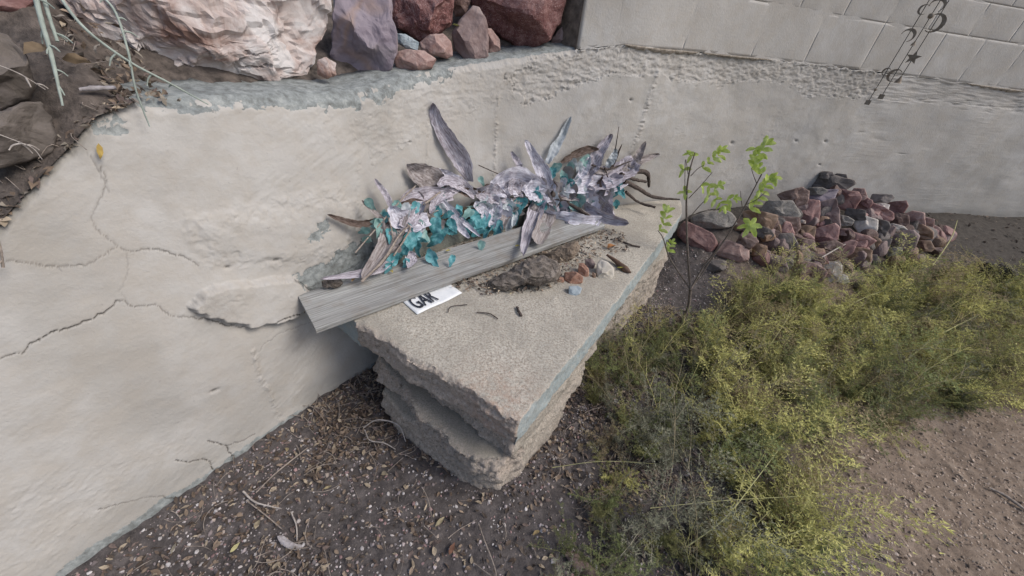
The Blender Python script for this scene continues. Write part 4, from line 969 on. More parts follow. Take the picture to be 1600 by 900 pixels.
# trough holding the foliage
tc = [PD(600, 418, .06), PD(905, 335, .06)]
sA = float(wall_dist(tc[0][0], tc[0][1])[1]); sB = float(wall_dist(tc[1][0], tc[1][1])[1])
def trough_side(d, name):
    s_ = np.linspace(sA, sB, 30); q_ = np.array([0, .035, .07, .10]); A, Bq = np.meshgrid(s_, q_, indexing='ij')
    f = wpt(A.ravel(), (ZT + .003 + Bq).ravel(), (d + .004 * fbm2(A, Bq, 3, 30, 3, 3)).ravel()); b = wpt(A.ravel(), (ZT + .003 + Bq).ravel(), np.full(A.size, d - .016))
    Fc = grid_faces(30, 4).tolist(); N = A.size; Fc += [[x + N for x in g[::-1]] for g in Fc[:]]
    top = [i * 4 + 3 for i in range(30)]
    for a, c in zip(top[:-1], top[1:]): Fc.append([a, c, c + N, a + N])
    for col_ in (range(0, 4), range(116, 120)):
        col_ = list(col_)
        for a, c in zip(col_[:-1], col_[1:]): Fc.append([a, c, c + N, a + N])
    child_at(plant, name, np.vstack([f, b]), Fc, M['trough'], smooth=False)
trough_side(.085, 'trough_front'); trough_side(.022, 'trough_back')
cs = np.linspace(sA, sB, 90); cd = np.linspace(.01, .07, 14); A, Bq = np.meshgrid(cs, cd, indexing='ij')
hump = np.sin(np.pi * np.clip((Bq - .01) / .068, 0, 1)) ** .5 * (.03 + .085 * np.clip(np.sin(np.pi * (A - sA) / (sB - sA)), 0, 1) ** .6)
Vc = wpt(A.ravel(), (ZT + .06 + hump + .012 * fbm2(A, Bq, 9, 9, 4, 66) + .012 * fbm2(A, Bq, 40, 40, 2, 67)).ravel(), Bq.ravel())
child_at(plant, 'moss_gap_shade', Vc, grid_faces(90, 14), plain('moss_with_shade', (.13, .1, .07), col2=(.035, .028, .022), scale=45, bump=1., bd=.01))  # brown moss core, heaped up dark to stand in for shade between the leaves

# ------------------------------------------------------------ litter helpers
def leaves_np(n, pos, size, cols, seed, flat=.6):
    """n curled dry leaves, 8 verts each"""
    r_ = np.random.default_rng(seed)
    T = np.array([(-1, 0), (-.45, .42), (-.45, -.42), (.2, .5), (.2, 0), (.2, -.5), (.75, .2), (.75, -.2), (1.1, 0)]); Fq = np.array([(0, 1, 2), (1, 3, 4), (1, 4, 2), (2, 4, 5), (3, 6, 4), (4, 6, 7), (4, 7, 5), (6, 8, 7)])
    V = np.zeros((n, 9, 3)); s = size[:, None]; w_ = r_.uniform(.6, 1.1, (n, 1)); V[..., 0] = T[:, 0] * s; V[..., 1] = T[:, 1] * s * w_
    V[..., 2] = s * (r_.uniform(.05, .5, (n, 1)) * np.abs(T[:, 1]) ** 1.2 * 1.6 - r_.uniform(-.35, .5, (n, 1)) * T[:, 0] ** 2 * .6) + r_.normal(size=(n, 9)) * s * .07
    e = np.stack([r_.normal(0, flat, n), r_.normal(0, flat, n), r_.uniform(0, 6.28, n)], -1)
    V = rot_np(V, e) + pos[:, None]
    Fc = (Fq[None] + (np.arange(n) * 9)[:, None, None]).reshape(-1, 3); C = np.repeat(cols * r_.uniform(.75, 1.2, (n, 1)), 9, 0)
    return V.reshape(-1, 3), Fc, C
def rot_np(V, e):
    cx, sx, cy, sy, cz, sz = np.cos(e[:, 0]), np.sin(e[:, 0]), np.cos(e[:, 1]), np.sin(e[:, 1]), np.cos(e[:, 2]), np.sin(e[:, 2])
    Rm = np.stack([np.stack([cz * cy, cz * sy * sx - sz * cx, cz * sy * cx + sz * sx], -1), np.stack([sz * cy, sz * sy * sx + cz * cx, sz * sy * cx - cz * sx], -1), np.stack([-sy, cy * sx, cy * cx], -1)], -2)
    return np.einsum('nij,nkj->nki', Rm, V)
def pick(cols, n, r_, p=None): return np.array(cols)[r_.choice(len(cols), n, p=p)]
BR = [(.10, .075, .06), (.16, .12, .09), (.22, .17, .13), (.07, .055, .045), (.30, .25, .19), (.13, .10, .09)]
def pts_in(n, box, fn, r_):
    out = []
    while len(out) < n:
        p = r_.uniform([box[0], box[2]], [box[1], box[3]], (n * 3, 2)); k = r_.uniform(size=len(p)) < fn(p[:, 0], p[:, 1]); out += p[k].tolist()
    return np.array(out[:n])
def inpoly(x, y, P):
    P = np.array(P); ins = np.zeros(np.shape(x), bool)
    for a, b in zip(P, np.roll(P, -1, axis=0)):
        ins ^= ((a[1] > y) != (b[1] > y)) & (x < (b[0] - a[0]) * (y - a[1]) / (b[1] - a[1] + 1e-12) + a[0])
    return ins
WEED = [tuple(ghit(*p)[:2]) for p in [(905, 560), (1000, 520), (1095, 500), (1175, 440), (1255, 458), (1440, 415), (1520, 445), (1700, 420), (1750, 620), (1600, 640), (1450, 640), (1330, 690), (1270, 760), (1290, 960), (860, 960), (900, 800), (945, 690)]]
m3p = m3
def litter_d(x, y):
    d, s = wall_dist(x, y); ok = (d > .01) & ~inpoly(x, y, m3p)
    f = .25 + .75 * np.exp(-d / .30) + .35 * inpoly(x, y, WEED); f = f * (.35 + .9 * (fbm2(x, y, 3, 3, 2, 60) > -.1)); f = np.where(x > 1.4, f * .12, f); return np.clip(f, 0, 1) * ok
r_ = np.random.default_rng(21)
n = 13000; p = pts_in(n, (-1.3, 2.2, .3, 2.2), litter_d, r_); z = ground_z(p[:, 0], p[:, 1]) + r_.uniform(.002, .014, n)
V, Fc, C = leaves_np(n, np.c_[p, z], r_.uniform(.006, .016, n), pick([tuple(c * 1.35 for c in b) for b in BR], n, r_), 31, .45)
n3 = 700; p3 = pts_in(n3, (2.4, 6.5, 2.4, 4.6), lambda x, y: (wall_dist(x, y)[0] > .02) * 1., r_)
V3, F3, C3 = leaves_np(n3, np.c_[p3, ground_z(p3[:, 0], p3[:, 1]) + .01], r_.uniform(.008, .022, n3), pick(BR, n3, r_), 33, .4)
Fc = np.vstack([Fc, F3 + len(V)]); V = np.vstack([V, V3]); C = np.vstack([C, C3])
o = mesh_np('leaf_litter', V, Fc, M['leaf'], smooth=False, cols=C); tag(o, 'dry brown leaf litter scattered over the soil by the wall foot', kind='stuff', cat='leaf litter')
# pebbles
n = 26000
def peb_d(x, y):
    d, s = wall_dist(x, y); f = .3 + .8 * sstep(-.2, .5, fbm2(x, y, 2.2, 2.2, 3, 63)); f = np.where(x > 1.3, .55, f); return np.clip(f, 0, 1) * (d > .01)
p = pts_in(n, (-1.3, 3.4, .3, 2.8), peb_d, r_); z = ground_z(p[:, 0], p[:, 1])
Vi, Fi = ICO[1]; Vi = Vi[:, :]; sz = np.where(r_.uniform(size=n) < .16, r_.uniform(.005, .0085, n), r_.uniform(.002, .005, n))
S3 = np.stack([sz * r_.uniform(.7, 1.4, n), sz * r_.uniform(.7, 1.1, n), sz * r_.uniform(.4, .8, n)], -1)
Vp = Vi[None] * S3[:, None] * (1 + r_.normal(0, .13, (n, len(Vi), 1))); Vp = rot_np(Vp, np.stack([r_.normal(0, .4, n), r_.normal(0, .4, n), r_.uniform(0, 6.28, n)], -1)) + np.c_[p, z + sz * .25][:, None]
Fp = (Fi[None] + (np.arange(n) * len(Vi))[:, None, None]).reshape(-1, 3)
PC = [(.46, .40, .41), (.52, .48, .47), (.26, .22, .22), (.36, .24, .24), (.6, .57, .57), (.22, .2, .21), (.38, .32, .28)]
C = np.repeat(pick(PC, n, r_) * r_.uniform(.6, 1.1, (n, 1)), len(Vi), 0)
tcol = sstep(1.3, 1.8, np.repeat(p[:, 0], len(Vi)))[:, None]; C = C * (1 - tcol) + tcol * np.array([.46, .37, .30]) * (.6 + .8 * np.repeat(r_.uniform(size=(n, 1)), len(Vi), 0))
o = mesh_np('gravel', Vp.reshape(-1, 3), Fp, M['pebble'], smooth=False, cols=C); tag(o, 'fine pinkish white gravel strewn over the dark soil', kind='stuff', cat='gravel')
# twigs
def twigs(n, box, fn, zf, seed, lmin=.03, lmax=.14, rad=.0011):
    r_ = np.random.default_rng(seed); p = pts_in(n, box, fn, r_); parts = []
    for k in range(n):
        a = r_.uniform(0, 6.28); L = r_.uniform(lmin, lmax); c = p[k]; q = []
        bend = r_.normal(0, .5); 
        for t in (-.5, -.15, .2, .5):
            aa = a + bend * t; q.append([c[0] + math.cos(aa) * L * t, c[1] + math.sin(aa) * L * t, 0])
        q = np.array(q); q[:, 2] = zf(q[:, 0], q[:, 1]) + r_.uniform(.003, .02) + r_.uniform(0, .015, 4)
        parts.append(tube(q, [rad * r_.uniform(.5, 1.6)] * 2, 4, 6))
    return join(parts)
V, Fc = twigs(750, (-1.2, 1.6, .35, 2.0), litter_d, lambda x, y: ground_z(x, y), 41)
o = mesh_np('fallen_twigs', V, Fc, M['twig']); tag(o, 'thin dry twigs scattered across the soil', kind='stuff', cat='twigs')
# litter on the slab: behind and under the board
slabpoly = gp([(640, 440), (900, 345), (975, 368), (985, 395), (935, 402), (905, 412), (880, 445), (840, 458), (760, 466), (728, 456)], ZT)
backpoly = gp([(540, 440), (620, 405), (960, 330), (900, 345), (760, 400), (560, 470)], ZT)
def sd_(x, y): return np.where(inpoly(x, y, slabpoly) | inpoly(x, y, backpoly), 1., 0.)
n = 1700; p = pts_in(n, (-.7, .9, 1.1, 2.6), sd_, r_)
V, Fc, C = leaves_np(n, np.c_[p, ZT + r_.uniform(.003, .022, n)], r_.uniform(.004, .015, n), pick([tuple(c * 1.7 for c in b) for b in BR] + [(.05, .04, .035)], n, r_), 71, .4)
o = mesh_np('slab_litter', V, Fc, M['leaf'], smooth=False, cols=C); tag(o, 'dark leaf crumbs gathered around the board on the bench slab', kind='stuff', cat='leaf litter')
V, Fc = twigs(150, (-.7, .9, 1.1, 2.6), sd_, lambda x, y: ZT + .004 + 0 * x, 43, .02, .08, .0009)
o = mesh_np('slab_twigs', V, Fc, M['twig']); tag(o, 'fine twigs tangled among the leaf crumbs on the bench slab', kind='stuff', cat='twigs')
# crumbs, dead leaves and roots on the bank
n = 3200; sN = np.where(r_.uniform(size=n) < .55, r_.uniform(-.6, wall_sz(215, 165)[0], n), r_.uniform(-.6, wall_sz(285, 160)[0], n)); u_ = np.abs(r_.normal(0, .16, n)) - .016
pb = np.array([wpt(a, bank_z(a, max(b, 0)) + .012 + (0 if b > 0 else -.01), -b - .015) for a, b in zip(sN, u_)])
V, Fc, C = leaves_np(n, pb, r_.uniform(.005, .019, n), pick([tuple(c * 1.5 for c in b) for b in BR] + [(.34, .3, .25), (.28, .25, .22)], n, r_), 73, .6)
o = mesh_np('bank_litter', V, Fc, M['leaf'], smooth=False, cols=C); tag(o, 'dry leaves and crumbs on the soil bank at upper left', kind='stuff', cat='leaf litter')
parts = []
for k in range(120):
    a, b = r_.uniform(-.5, wall_sz(260, 160)[0]), r_.uniform(0, .3); q = [wpt(a + t * r_.normal(0, .03), bank_z(a, b) + .02 + r_.normal(0, .012), -b + t * r_.normal(0, .03)) for t in (-1, 0, 1)]
    parts.append(tube(q, [.0012, .0008], 4, 6))
V, Fc = join(parts); o = mesh_np('dry_roots', V, Fc, M['twig']); tag(o, 'fine dry roots and stalks poking from the upper left soil bank', kind='stuff', cat='roots')

# single leaves and sticks one can point at
def single_leaf(name, c, size, col, label, seed, ang=0., cat='leaf', tilt=.3):
    r1 = np.random.default_rng(seed); V, Fc, C = leaves_np(1, np.zeros((1, 3)), np.array([size]), np.array([col]), seed, tilt)
    # refine
    bm = bmesh.new(); vs = [bm.verts.new(v) for v in V]; [bm.faces.new([vs[i] for i in f]) for f in Fc]
    bmesh.ops.subdivide_edges(bm, edges=bm.edges[:], cuts=2, use_grid_fill=True, smooth=.5); V = np.array([v.co[:] for v in bm.verts]); Fc = [[v.index for v in f.verts] for f in bm.faces]; bm.free()
    o = mesh_np(name, V, Fc, M['leaf'], cols=np.tile(np.array(col), (len(V), 1))); o.location = c; tag(o, label, cat); return o
def wleaf(px, py): p = PD(px, py, .014); return p
_wl = single_leaf('fallen_leaf', wleaf(156, 235), .021, (.42, .30, .09), 'yellow brown leaf stuck on the wall face near the upper left bank', 3); _wl.rotation_euler = (1.2, .3, .95)
for k, (x, y, s_, c_, lab) in enumerate([
    (512, 762, .016, (.5, .42, .25), 'pale yellow leaf on the litter below the leftmost stem'), (448, 702, .017, (.38, .32, .2), 'tan leaf on the soil close to the wall foot crack'),
    (366, 856, .018, (.45, .42, .22), 'yellow leaf lying flat left of the grey bark chip'), (402, 820, .02, (.4, .34, .24), 'wide tan leaf above the grey bark chip'),
    (838, 832, .018, (.35, .27, .14), 'round ochre leaf among litter below the slab stack'), (687, 815, .022, (.36, .31, .2), 'broad olive tan leaf on gravel below the lowest slab'),
    (705, 858, .022, (.16, .085, .06), 'dark red brown leaf at bottom centre'), (272, 856, .018, (.4, .36, .28), 'beige leaf near the bottom left wall foot'),
    (600, 740, .018, (.33, .28, .2), 'tan leaf on the gravel left of the slab stack'), (1385, 700, .018, (.42, .38, .26), 'pale leaf at the edge of the bare dirt'),
    (1345, 715, .02, (.48, .42, .32), 'cream leaf fragment where weeds meet bare dirt'), (1388, 872, .022, (.42, .36, .28), 'tan leaf lying alone on the bare reddish dirt')]):
    p_ = ghit(x, y, .012); single_leaf('fallen_leaf', p_, s_, c_, lab, 20 + k)
for k, (x, y, s_, c_, lab) in enumerate([(955, 385, .035, (.36, .17, .07), 'orange brown curled leaf on the bench behind the seed pod'), (970, 418, .02, (.55, .52, .12), 'bright yellow leaf on the bench beside the seed pod'),
    (808, 384, .014, (.5, .42, .12), 'small yellow leaf lying on the board beside the drooping mauve leaf'), (798, 459, .011, (.55, .48, .33), 'small cream leaf on the slab before the bark chunk'), (552, 437, .02, (.36, .24, .12), 'tan leaf at the left end behind the board'), (700, 392, .014, (.45, .38, .12), 'small yellow leaf among crumbs behind the board'), (612, 423, .014, (.42, .34, .1), 'yellow brown leaf tucked behind the board middle left')]):
    single_leaf('fallen_leaf', at_slab(x, y, .075 if 'lying on the board' in lab or 'behind the board' in lab else .02), s_, c_, lab, 50 + k, tilt=.25)
# seed pod
P = [at_slab(948, 398, .03), at_slab(962, 408, .02), at_slab(975, 419, .014), at_slab(986, 426, .01)]; sc_ = depth_of(P[1]) / F
V, Fc = tube(P, np.array([1.5, 3.2, 4.5, 5.5, 1.2]) * sc_, 8, 20, rough=.15); o = centred('seed_pod', V, Fc, plain('pod', (.16, .1, .07), col2=(.07, .045, .035), scale=50, bump=.4, rough=.6)); tag(o, 'dark brown curved seed pod near the bench slab edge', 'seed pod')
for k, (q, rr, lab) in enumerate([([(960, 372), (985, 382), (1000, 386)], 1.3, 'dark twig pointing right beyond the orange brown leaf on the bench'), ([(745, 488), (765, 490), (778, 498)], 1.0, 'short dark twig curled on the bare slab surface'), ([(700, 488), (705, 479), (730, 476)], .7, 'thin bent stalk on the slab right of the sign'), ([(808, 480), (811, 487), (815, 494)], 2.0, 'tiny fuzzy grey seed head on the bare slab')]):
    P = [at_slab(x, y, .006 + .004 * (i == 1)) for i, (x, y) in enumerate(q)]; V, Fc = tube(P, [rr * depth_of(P[0]) / F] * 2, 5, 10, rough=.4, seed=k); o = centred('twig', V, Fc, M['darkstem']); tag(o, lab, 'twig')
def gstick(name, q, rr, mat, lab, cat, lift=.012, rough=.25, arch=0):
    P = [ghit(x, y, lift + (arch if 0 < i < len(q) - 1 else 0)) for i, (x, y) in enumerate(q)]
    V, Fc = tube(P, np.array(rr) * depth_of(P[0]) / F, 7, 22, rough=rough, seed=len(lab)); o = centred(name, V, Fc, mat); tag(o, lab, cat); return o
M['palewood'] = plain('bleached_wood', (.5, .46, .43), col2=(.27, .24, .22), scale=50, bump=.6)
M['greywood'] = plain('grey_bark_chip', (.42, .4, .42), col2=(.22, .2, .2), scale=50, bump=.7)
rock_px('bark_chip', [(432, 838), (442, 836), (456, 846), (472, 852), (470, 862), (452, 860), (438, 850)], ghit(452, 849, .012), M['greywood'], depth=.4, sub=4, facets=6, rough=.05, seed=333, label='pale grey bark chip on the litter at lower left', cat='bark')
gstick('bark_strip', [(885, 862), (900, 878), (925, 900), (940, 925)], (6, 9, 11, 10), plain('pink_bark', (.30, .22, .2), col2=(.13, .09, .08), scale=35, bump=.9), 'long brown pink strip of bark at the bottom edge', 'bark', rough=.4)
gstick('twig', [(380, 768), (400, 785), (440, 795)], (1.5, 1.3, .8), M['palewood'], 'pale forked twig left of the grey bark chip, upper', 'twig')
gstick('twig', [(455, 800), (463, 822), (464, 845)], (1.1, 1.1, .7), M['palewood'], 'short upright pale twig touching the grey bark chip', 'twig')
gstick('twig', [(385, 782), (415, 805), (442, 828)], (1, 1, .8), M['twig'], 'thin straight twig crossing the litter below the forked twig', 'twig')
gstick('twig', [(480, 700), (430, 740), (400, 770)], (1., 1., .8), M['twig'], 'long dark twig slanting from the wall foot', 'twig')
gstick('stalk', [(568, 668), (590, 656), (622, 664), (634, 690)], (1., 1.1, 1., .8), M['palewood'], 'arching pale stalk beside the lowest slab', 'stalk', arch=.05)
gstick('stalk', [(570, 672), (578, 688), (600, 692), (618, 702)], (.9, .9, .7), M['palewood'], 'lower thin pale stalk beside the lowest slab', 'stalk', arch=.02)
gstick('stalk', [(740, 880), (775, 900), (755, 840), (748, 820)][::-1], (1.2, 1, .8), M['twig'], 'thin upright stalk at bottom centre', 'stalk', arch=.04)
gstick('stick', [(1545, 762), (1570, 774), (1600, 795), (1630, 812)], (1.5, 2.4, 2, 1.5), M['twig'], 'dark stick lying on the dirt at the right edge', 'stick')
gstick('stick', [(1376, 618), (1390, 632), (1402, 640)], (2, 2, 1.4), plain('redstick', (.2, .12, .09), scale=50), 'short reddish stick on the dirt behind the weeds', 'stick')

# ------------------------------------------------------------ rock pile
PILE = []
pa, pb_, pc_ = PD(1300, 285, .12), ghit(1240, 440, .06), ghit(1440, 400, .05)
pn = np.cross(pb_ - pa, pc_ - pa); pn /= np.linalg.norm(pn)
def pile_hit(x, y):
    r1 = ray(x, y); k = ((pa - [0, 0, CAMH]) @ pn) / (r1 @ pn); return np.array([0, 0, CAMH]) + r1 * k
Zc = lambda x, y: (1160 + x / 4.5, 260 + y / 4.5)
PR = [(630, 118, 330, 105, 6, 'slategrey', 'wide flat dark grey rock near the top of the pile'), (590, 62, 95, 50, 0, 'slategrey', 'rounded dark rock crowning the pile, left of two'), (690, 78, 90, 52, 10, 'slategrey', 'small dark rock crowning the pile, right of two'),
 (515, 172, 135, 52, 0, 'greyr', 'thin grey rock just below the wide flat dark rock'), (365, 218, 175, 120, -15, 'brownr', 'rough reddish brown rock at the upper left shoulder of the pile'), (560, 222, 205, 95, -8, 'purple', 'pale lilac grey rock in the upper middle of the pile'),
 (715, 238, 215, 130, 10, 'maroon', 'chunky dark red rock under the wide flat dark rock'), (820, 205, 100, 85, 0, 'pinkr', 'small dusty red rock at the upper right of the pile'), (975, 232, 135, 72, -3, 'slategrey', 'greenish grey block leaning on the wall right of the pile top'),
 (265, 305, 265, 125, 8, 'greyr', 'speckled grey granite rock at the left of the pile'), (130, 372, 235, 110, 12, 'tan', 'smooth tan rock at the far left of the pile, below the sapling'), (455, 330, 165, 165, 0, 'maroon', 'deep maroon angular rock in the middle of the pile'),
 (600, 350, 170, 200, -10, 'lilac', 'lilac slab shaped rock leaning on the maroon rock'), (925, 322, 265, 110, 24, 'maroon', 'long wedge shaped red rock on the right of the pile'), (800, 342, 130, 70, 5, 'slategrey', 'dark grey rock tucked under the long red wedge'),
 (1095, 295, 145, 95, 0, 'maroon', 'dark maroon rock against the wall at right of the pile'), (1105, 372, 115, 80, 10, 'brownr', 'rust brown rock below the dark maroon one by the wall'), (1205, 382, 140, 115, 0, 'pinkr', 'round maroon pink rock at the right shoulder of the pile'),
 (1290, 402, 105, 80, 15, 'pinkr', 'small pinkish rock at the right end of the pile'), (305, 422, 185, 115, -5, 'brownr', 'veined brown boulder shaped rock below the speckled granite'), (455, 468, 130, 105, 0, 'tan', 'ochre brown rock below the deep maroon rock'),
 (580, 478, 225, 105, -22, 'maroon', 'maroon plank shaped rock slanting in mid pile'), (715, 382, 110, 72, 0, 'greyr', 'small whitish grey rock beside the lilac slab rock'), (862, 412, 160, 125, 25, 'pale', 'cream veined rock standing out on the right of the pile'),
 (968, 440, 110, 120, 10, 'slategrey', 'dark purple grey rock right of the cream rock'), (1068, 440, 155, 62, 5, 'pale', 'flat pale grey rock on the right slope'), (1255, 468, 160, 95, 0, 'tan', 'tan pink rock at the lower right of the pile'),
 (1350, 450, 90, 70, 20, 'pinkr', 'last brown pink rock at the extreme right of the pile'), (280, 530, 160, 105, 0, 'slategrey', 'rounded dark brown grey rock low on the left of the pile'), (430, 555, 150, 105, 15, 'brownr', 'dark mottled rock beside the ochre one, low left'),
 (595, 572, 190, 92, -5, 'brownr', 'mottled brown rock in the low middle of the pile'), (795, 520, 215, 100, 6, 'maroon', 'muted red rock in the lower middle right'), (955, 545, 160, 85, 0, 'slategrey', 'dark grey rock half hidden low on the right'),
 (1125, 532, 190, 150, 0, 'lilac', 'large square purple grey block at the lower right'), (1270, 562, 120, 80, 0, 'tan', 'ochre rock under the square purple block'), (675, 612, 240, 85, -27, 'maroon', 'lowest maroon plank shaped rock of the pile'),
 (345, 625, 140, 72, 5, 'lilac', 'dark purple rock at the low left'), (495, 655, 165, 100, 10, 'brownr', 'grey brown rock above the pink granite lump'), (820, 628, 150, 95, 10, 'tan', 'tan brown rock at the foot of the pile among weeds'),
 (245, 680, 140, 110, 15, 'lilac', 'dusty mauve rock at the left foot of the pile'), (435, 742, 255, 145, 8, 'pinkwhite', 'pink and white granite lump at the front foot of the pile'), (618, 742, 145, 125, 20, 'pale', 'bright white rock at the front foot of the pile'),
 (698, 785, 95, 65, 15, 'pale', 'small pale rock right of the bright white one'), (420, 390, 55, 22, 8, 'pale', 'tiny white chip beside the deep maroon rock'), (732, 462, 85, 52, 0, 'pinkr', 'small pinkish rock left of the cream veined rock'),
 (35, 530, 130, 95, 10, 'brownr', 'brown grey rock between tan rock and weeds'), (160, 470, 110, 80, 10, 'slategrey', 'dark rock in shadow under the tan rock'), (1060, 600, 110, 70, 0, 'greyr', 'grey rock below the square purple block, left side'), (905, 655, 120, 70, 0, 'slategrey', 'dark rock fading into weeds at the foot of the pile'), (1180, 640, 120, 60, 0, 'tan', 'small brown rock in weeds under the square block'), (985, 280, 90, 40, 10, 'pale', 'thin pale rock in front of the greenish grey block'), (870, 250, 90, 60, 30, 'maroon', 'small dark red rock behind the long red wedge')]
for k, (x, y, w_, h_, rot, m_, lab) in enumerate(PR):
    cx, cy = Zc(x, y); c = pile_hit(cx, cy); dirc = c - [0, 0, CAMH]; R_ = (w_ + h_) / 2 / 4.5 / 2 * depth_of(c) / F
    c = c + dirc / np.linalg.norm(dirc) * R_ * .25
    rock_px('rock', blob(cx, cy, w_ / 4.5 * 1.27, h_ / 4.5 * 1.25, rot, n=6 + k % 3, seed=700 + k, jit=.2, sq=.62), c, M[m_], depth=.75, sub=4, facets=17, facet_amt=.55, rough=.028, seed=700 + k, label=lab, group='rocks piled against the wall')
for k, (x, y, w_, h_, rot, m_, lab) in enumerate([(1117, 344, 76, 28, -6, 'greyr', 'long pale grey rock beside the end of the bench'), (1088, 371, 74, 38, 32, 'maroon', 'long maroon rock nearest the bench slab end'), (1145, 394, 60, 32, 16, 'pinkr', 'maroon pink rock in front of the long pale one'),
    (1178, 372, 44, 26, 20, 'brownr', 'brown rock between the sapling and the pile'), (1190, 400, 30, 20, 0, 'lilac', 'small mauve rock at the left edge of the weeds'), (1120, 415, 34, 20, 0, 'slategrey', 'dark rock in shadow behind the sapling stem'), (1155, 352, 34, 20, 10, 'tan', 'brown rock right of the long pale grey one'), (1210, 350, 34, 22, 0, 'slategrey', 'dark rock at the left foot of the speckled granite')]):
    c = ghit(x, y, .03); rock_px('rock', blob(x, y, w_, h_, rot, seed=800 + k), c, M[m_], depth=.75, sub=4, facets=9, facet_amt=.28, rough=.04, seed=800 + k, label=lab)
# smaller rocks filling the heap
fm = []
for k, m_ in enumerate(['maroon', 'brownr', 'slategrey', 'lilac', 'tan']):
    V, Fc = ICO[3]; r1 = np.random.default_rng(900 + k); L = V * [1, .8, .6]
    for q in range(9):
        nrm = r1.normal(size=3); nrm /= np.linalg.norm(nrm); h = L @ nrm; L = L - np.maximum(h - h.max() * .72, 0)[:, None] * nrm
    L = L + .05 * np.stack([fbm(L, 2, 3, 900 + k + q) for q in range(3)], -1); o = mesh_np('rock', L, Fc, M[m_], smooth=False); fm.append(o.data); bpy.data.objects.remove(o, do_unlink=True)
r1 = np.random.default_rng(77)
for k in range(85):
    t = r1.uniform(0, 1); x = r1.uniform(1180, 1480); lo = np.interp(x, [1180, 1300, 1480], [325, 285, 350]); y = r1.uniform(lo + 12, np.interp(x, [1180, 1300, 1480], [415, 435, 400]))
    c = pile_hit(x, y); c = c + (c - [0, 0, CAMH]) / np.linalg.norm(c) * r1.uniform(.05, .11); 
    if wall_dist(c[0], c[1])[0] < .05: continue
    o = bpy.data.objects.new('rock', fm[k % 5]); o.location = c; s_ = r1.uniform(.055, .1); o.scale = (s_, s_, s_); o.rotation_euler = r1.uniform(0, 6.28, 3); COL.objects.link(o)
    tag(o, 'smaller broken rock packed in the gaps of the rock pile', 'rock', 'small rocks filling the pile')
# dark debris at the right with a pale scrap
rock_px('charred_lump', [(1510, 418), (1530, 410), (1560, 412), (1588, 420), (1590, 432), (1560, 442), (1530, 438)], ghit(1550, 428, .04), rock_mat('char', (.015, .014, .014), (.03, .028, .027), (.06, .055, .05), 20), depth=.7, sub=4, rough=.12, seed=950, label='blackened lump half buried at the right edge', cat='lump')
rock_px('paper_scrap', [(1545, 413), (1556, 411), (1570, 420), (1568, 426), (1556, 420)], ghit(1557, 419, .10), plain('paper', (.4, .4, .4), scale=30), depth=.3, sub=3, rough=.08, seed=951, label='grey white scrap lying on the blackened lump', cat='scrap')

# ------------------------------------------------------------ sapling with bright leaves
base = ghit(1060, 512); sap = empty('sapling', tuple(base)); tag(sap, 'thin sapling with bright green leaves growing beside the bench slab', 'sapling')
M['saptwig'] = plain('sapling_bark', (.2, .165, .14), col2=(.1, .08, .065), scale=60, bump=.3)
M['sapleaf'] = leaf_mat('fresh_leaf', (.38, .50, .09), (.52, .64, .17), (.64, .74, .30), vein=False, trans=.35)
def SP(x, y, k=0.): # points in the upright plane of the sapling
    dist = math.hypot(base[0], base[1]) + k; r1 = ray(x, y); t = dist / np.hypot(r1[0], r1[1]); return np.array([0, 0, CAMH]) + r1 * t
stems = [([(1060, 512), (1075, 480), (1079, 452)], (2.4, 2.1, 2.), 0), ([(1079, 452), (1075, 400), (1073, 350), (1073, 300), (1078, 265), (1086, 238)], (1.6, 1.5, 1.4, 1.2, 1, .6), 0),
         ([(1079, 452), (1060, 425), (1045, 400), (1036, 372), (1028, 360)], (1.2, 1.1, 1, .8, .5), -.05), ([(1080, 450), (1100, 415), (1125, 385), (1148, 350), (1165, 320), (1190, 272)], (1.3, 1.2, 1.1, 1., .9, .7), .05),
         ([(1076, 310), (1095, 290), (1113, 269)], (.7, .6, .4), 0), ([(1079, 275), (1090, 264), (1100, 258)], (.6, .5, .4), 0), ([(1074, 345), (1090, 325), (1110, 305)], (.7, .6, .4), 0.02),
         ([(1075, 272), (1071, 250), (1070, 300)][::-1], (.5, .5, .5), 0), ([(1165, 320), (1182, 312), (1196, 300)], (.6, .5, .4), .05), ([(1182, 286), (1176, 270), (1174, 262)], (.6, .5, .4), .05),
         ([(1080, 450), (1095, 430), (1115, 400), (1140, 365)], (1., .9, .8, .6), .08), ([(1040, 385), (1042, 375), (1046, 380)], (.5, .5, .4), -.05), ([(1160, 325), (1158, 310), (1157, 298)], (.6, .5, .3), .05)]
for pp, rr, k in stems:
    P = [SP(x, y, k * i / (len(pp) - 1) if pp[0][1] > 440 else k) for i, (x, y) in enumerate(pp)]; V, Fc = tube(P, np.array(rr) * depth_of(P[0]) / F * 1.1, 5, 18); child_at(sap, 'stem', V, Fc, M['saptwig'])
def sleaf(x, y, ang, L, k=0., seed=0):
    r1 = np.random.default_rng(seed); c = SP(x, y, k); v, u, w_, _ = px_basis(c); s_ = 1.02 * L * depth_of(c) / F
    dr = math.cos(ang) * u + math.sin(ang) * w_ + v * r1.uniform(-.3, .3); dr /= np.linalg.norm(dr); P = [c, c + dr * s_ * .5 + w_ * s_ * .05, c + dr * s_ - w_ * s_ * .12]
    V, Fc = leaf_mesh(P, s_ * r1.uniform(.4, .52), 'oval', seed=seed, n=9, m=5, twist=r1.uniform(-.6, .6), ripple=.05); child_at(sap, 'leaf', V, Fc, M['sapleaf'], attrs=dict(across=acr(9, 5)))
r1 = np.random.default_rng(9)
